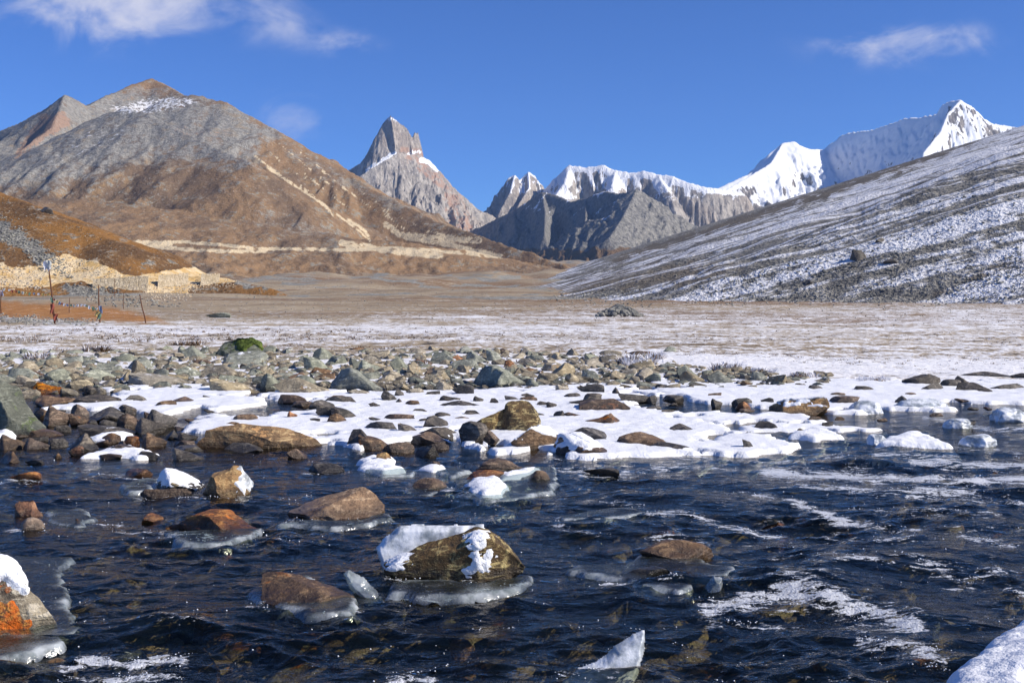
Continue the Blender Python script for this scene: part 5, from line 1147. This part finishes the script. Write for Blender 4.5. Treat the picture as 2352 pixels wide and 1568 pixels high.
wall(212, 338, 641, 633, 652, 666, 'longest pale stone wall holding up the mountain road')
wall(362, 430, 633, 627, 655, 650, 'middle pale stone wall of the mountain road')
wall(460, 502, 629, 629, 652, 645, 'rightmost short stone wall of the mountain road')

# ------------------------------------------------------------------ poles and prayer flags
def tube(pts, r0, r1, sides=8):
    pts = np.array(pts, float); V = []; F = []
    for i, p_ in enumerate(pts):
        t = i / (len(pts) - 1); r = r0 + (r1 - r0) * t
        for k in range(sides):
            a = 2 * math.pi * k / sides; V.append(p_ + np.array([r * math.cos(a), r * math.sin(a), 0]))
    for i in range(len(pts) - 1):
        for k in range(sides): F.append((i * sides + k, i * sides + (k + 1) % sides, (i + 1) * sides + (k + 1) % sides, (i + 1) * sides + k))
    return np.array(V), np.array(F)
def drape(w_, h_, seed, n_=7):
    r = np.random.RandomState(seed); V = []
    for j in range(n_):
        for i in range(n_):
            u, v_ = i / (n_ - 1), j / (n_ - 1); V.append((u * w_ + .12 * w_ * math.sin(6 * v_ + seed), .16 * w_ * math.sin(7 * u + 3 * v_ + seed) + .05 * r.randn() * w_, -v_ * h_ * (1 - .25 * abs(math.sin(5 * u + seed)))))
    return np.array(V), quads(n_, n_)
PY = 60.0
def pole(xt, yt, xb, yb, Y, lb, rad):
    a = W(xb, yb, Y); b = W(xt, yt, Y); a[2] = float(ground_h(np.array([a[0]]), np.array([a[1]]))[0])
    e = empty('flag_pole', a, lb, 'pole', 'poles on the far bank'); d = b - a
    pts = [d * t + np.array([.012 * math.sin(9 * t + xt), .01 * math.cos(7 * t), 0]) - np.array([0, 0, .15 * (t == 0)]) for t in np.linspace(0, 1, 9)]
    V, F = tube(pts, rad, rad * .6); add('shaft', mesh_np('shaft', V, F, True), 'wood_pole', parent=e)
    return e, a, d
def cloth_on(e, off, w_, h_, mat, seed, name='cloth'):
    V, F = drape(w_, h_, seed); o = add(name, mesh_np(name, V, F, True), mat, parent=e); o.location = off; return o
e1, a1, d1 = pole(110.5, 600, 126.5, 743, PY, 'tallest leaning pole with a white cloth tied at its top', .055)
cloth_on(e1, d1 + np.array([-.22, 0, .02]), .34, .55, 'white_cloth', 3); cloth_on(e1, d1 + np.array([-.05, -.06, .05]), .22, .45, 'faded_cloth', 5); cloth_on(e1, d1 * .32 + np.array([-.12, -.07, 0]), .2, .6, 'red_cloth', 6); cloth_on(e1, d1 * .16 + np.array([0, -.06, 0]), .22, .42, 'red_cloth', 8); cloth_on(e1, d1 * .42 + np.array([-.05, -.07, 0]), .14, .3, 'green_cloth', 9)
e2, a2, d2 = pole(225.5, 654, 229.4, 746, PY + .5, 'dark pole hung with blue and yellow flags, right of the tallest', .045)
cloth_on(e2, d2 * .45 + np.array([.02, -.05, 0]), .16, .5, 'blue_cloth', 4); cloth_on(e2, d2 * .30 + np.array([-.2, -.05, 0]), .3, .3, 'yellow_cloth', 7); cloth_on(e2, d2 * .42 + np.array([-.35, -.05, 0]), .25, .25, 'yellow_cloth', 11); cloth_on(e2, d2 * .25 + np.array([-.1, -.05, 0]), .2, .35, 'green_cloth', 12)
pole(320, 676, 335, 744, PY, 'thin bare pole leaning left, right of the dark flag pole', .04)
e4, a4, d4 = pole(1.5, 668, 2, 716, 78.0, 'short pole with a white cloth at the left edge', .05); cloth_on(e4, d4 + np.array([-.1, 0, .05]), .3, .45, 'white_cloth', 15)
pole(160, 684, 159, 722, 80.0, 'thin stick in the orange grass between the two flag poles', .03); pole(284, 672, 283, 710, 92.0, 'thin stick behind the dark flag pole, to its right', .03)
pole(263, 640, 262, 664, 190.0, 'thin stick standing before the longest road wall', .06)
def flagline(pts, nflag, lb, seed):
    Q = np.array([W(*p_) for p_ in pts]); c = Q[0].copy(); e = empty('flag_string', c, lb, 'prayer flags', 'strings of prayer flags')
    s_ = np.linspace(0, 1, 40); t = np.linspace(0, 1, len(Q)); L = np.stack([np.interp(s_, t, Q[:, k]) for k in range(3)], -1)
    V, F = tube(L - c, .012, .012, 5); add('cord', mesh_np('cord', V, F, True), 'faded_cloth', parent=e); r = np.random.RandomState(seed)
    cols = ['white_cloth', 'yellow_cloth', 'green_cloth', 'red_cloth', 'blue_cloth', 'faded_cloth', 'faded_cloth']
    for i in range(nflag):
        u = (i + .3 * r.rand()) / nflag; p_ = np.array([np.interp(u, s_, L[:, k]) for k in range(3)]) - c
        cloth_on(e, p_, .12, r.uniform(.12, .2), cols[r.randint(7)], seed + i, 'flag')
flagline([(-40, 655, 64), (20, 664, 62), (60, 671, 61), (118, 675, PY - .05)], 16, 'string of small faded prayer flags left of the tallest pole', 40)
flagline([(121, 685, PY - .05), (136, 694, PY), (150, 698, PY), (170, 699, PY), (190, 698, PY), (205, 703, PY), (227, 708, PY + .4)], 15, 'sagging string of prayer flags between the tallest and the dark pole', 60)

# ------------------------------------------------------------------ air
m = material('mountain_air')
v = m.node('ShaderNodeVolumePrincipled')
v.inputs['Color'].default_value = (.38, .60, 1.0, 1); v.inputs['Density'].default_value = 2.9e-5; v.inputs['Anisotropy'].default_value = 0.1
m.l.new(v.outputs[0], m.node('ShaderNodeOutputMaterial').inputs['Volume'])
a = np.array([(-9000, -3000, -6), (9000, -3000, -6), (9000, 9500, -6), (-9000, 9500, -6), (-9000, -3000, 1500), (9000, -3000, 1500), (9000, 9500, 1500), (-9000, 9500, 1500)], float)
add('haze', mesh_np('haze', a, [(0, 3, 2, 1), (4, 5, 6, 7), (0, 1, 5, 4), (1, 2, 6, 5), (2, 3, 7, 6), (3, 0, 4, 7)], False), 'mountain_air', 'thin blue air filling the whole valley', None, None, 'stuff')
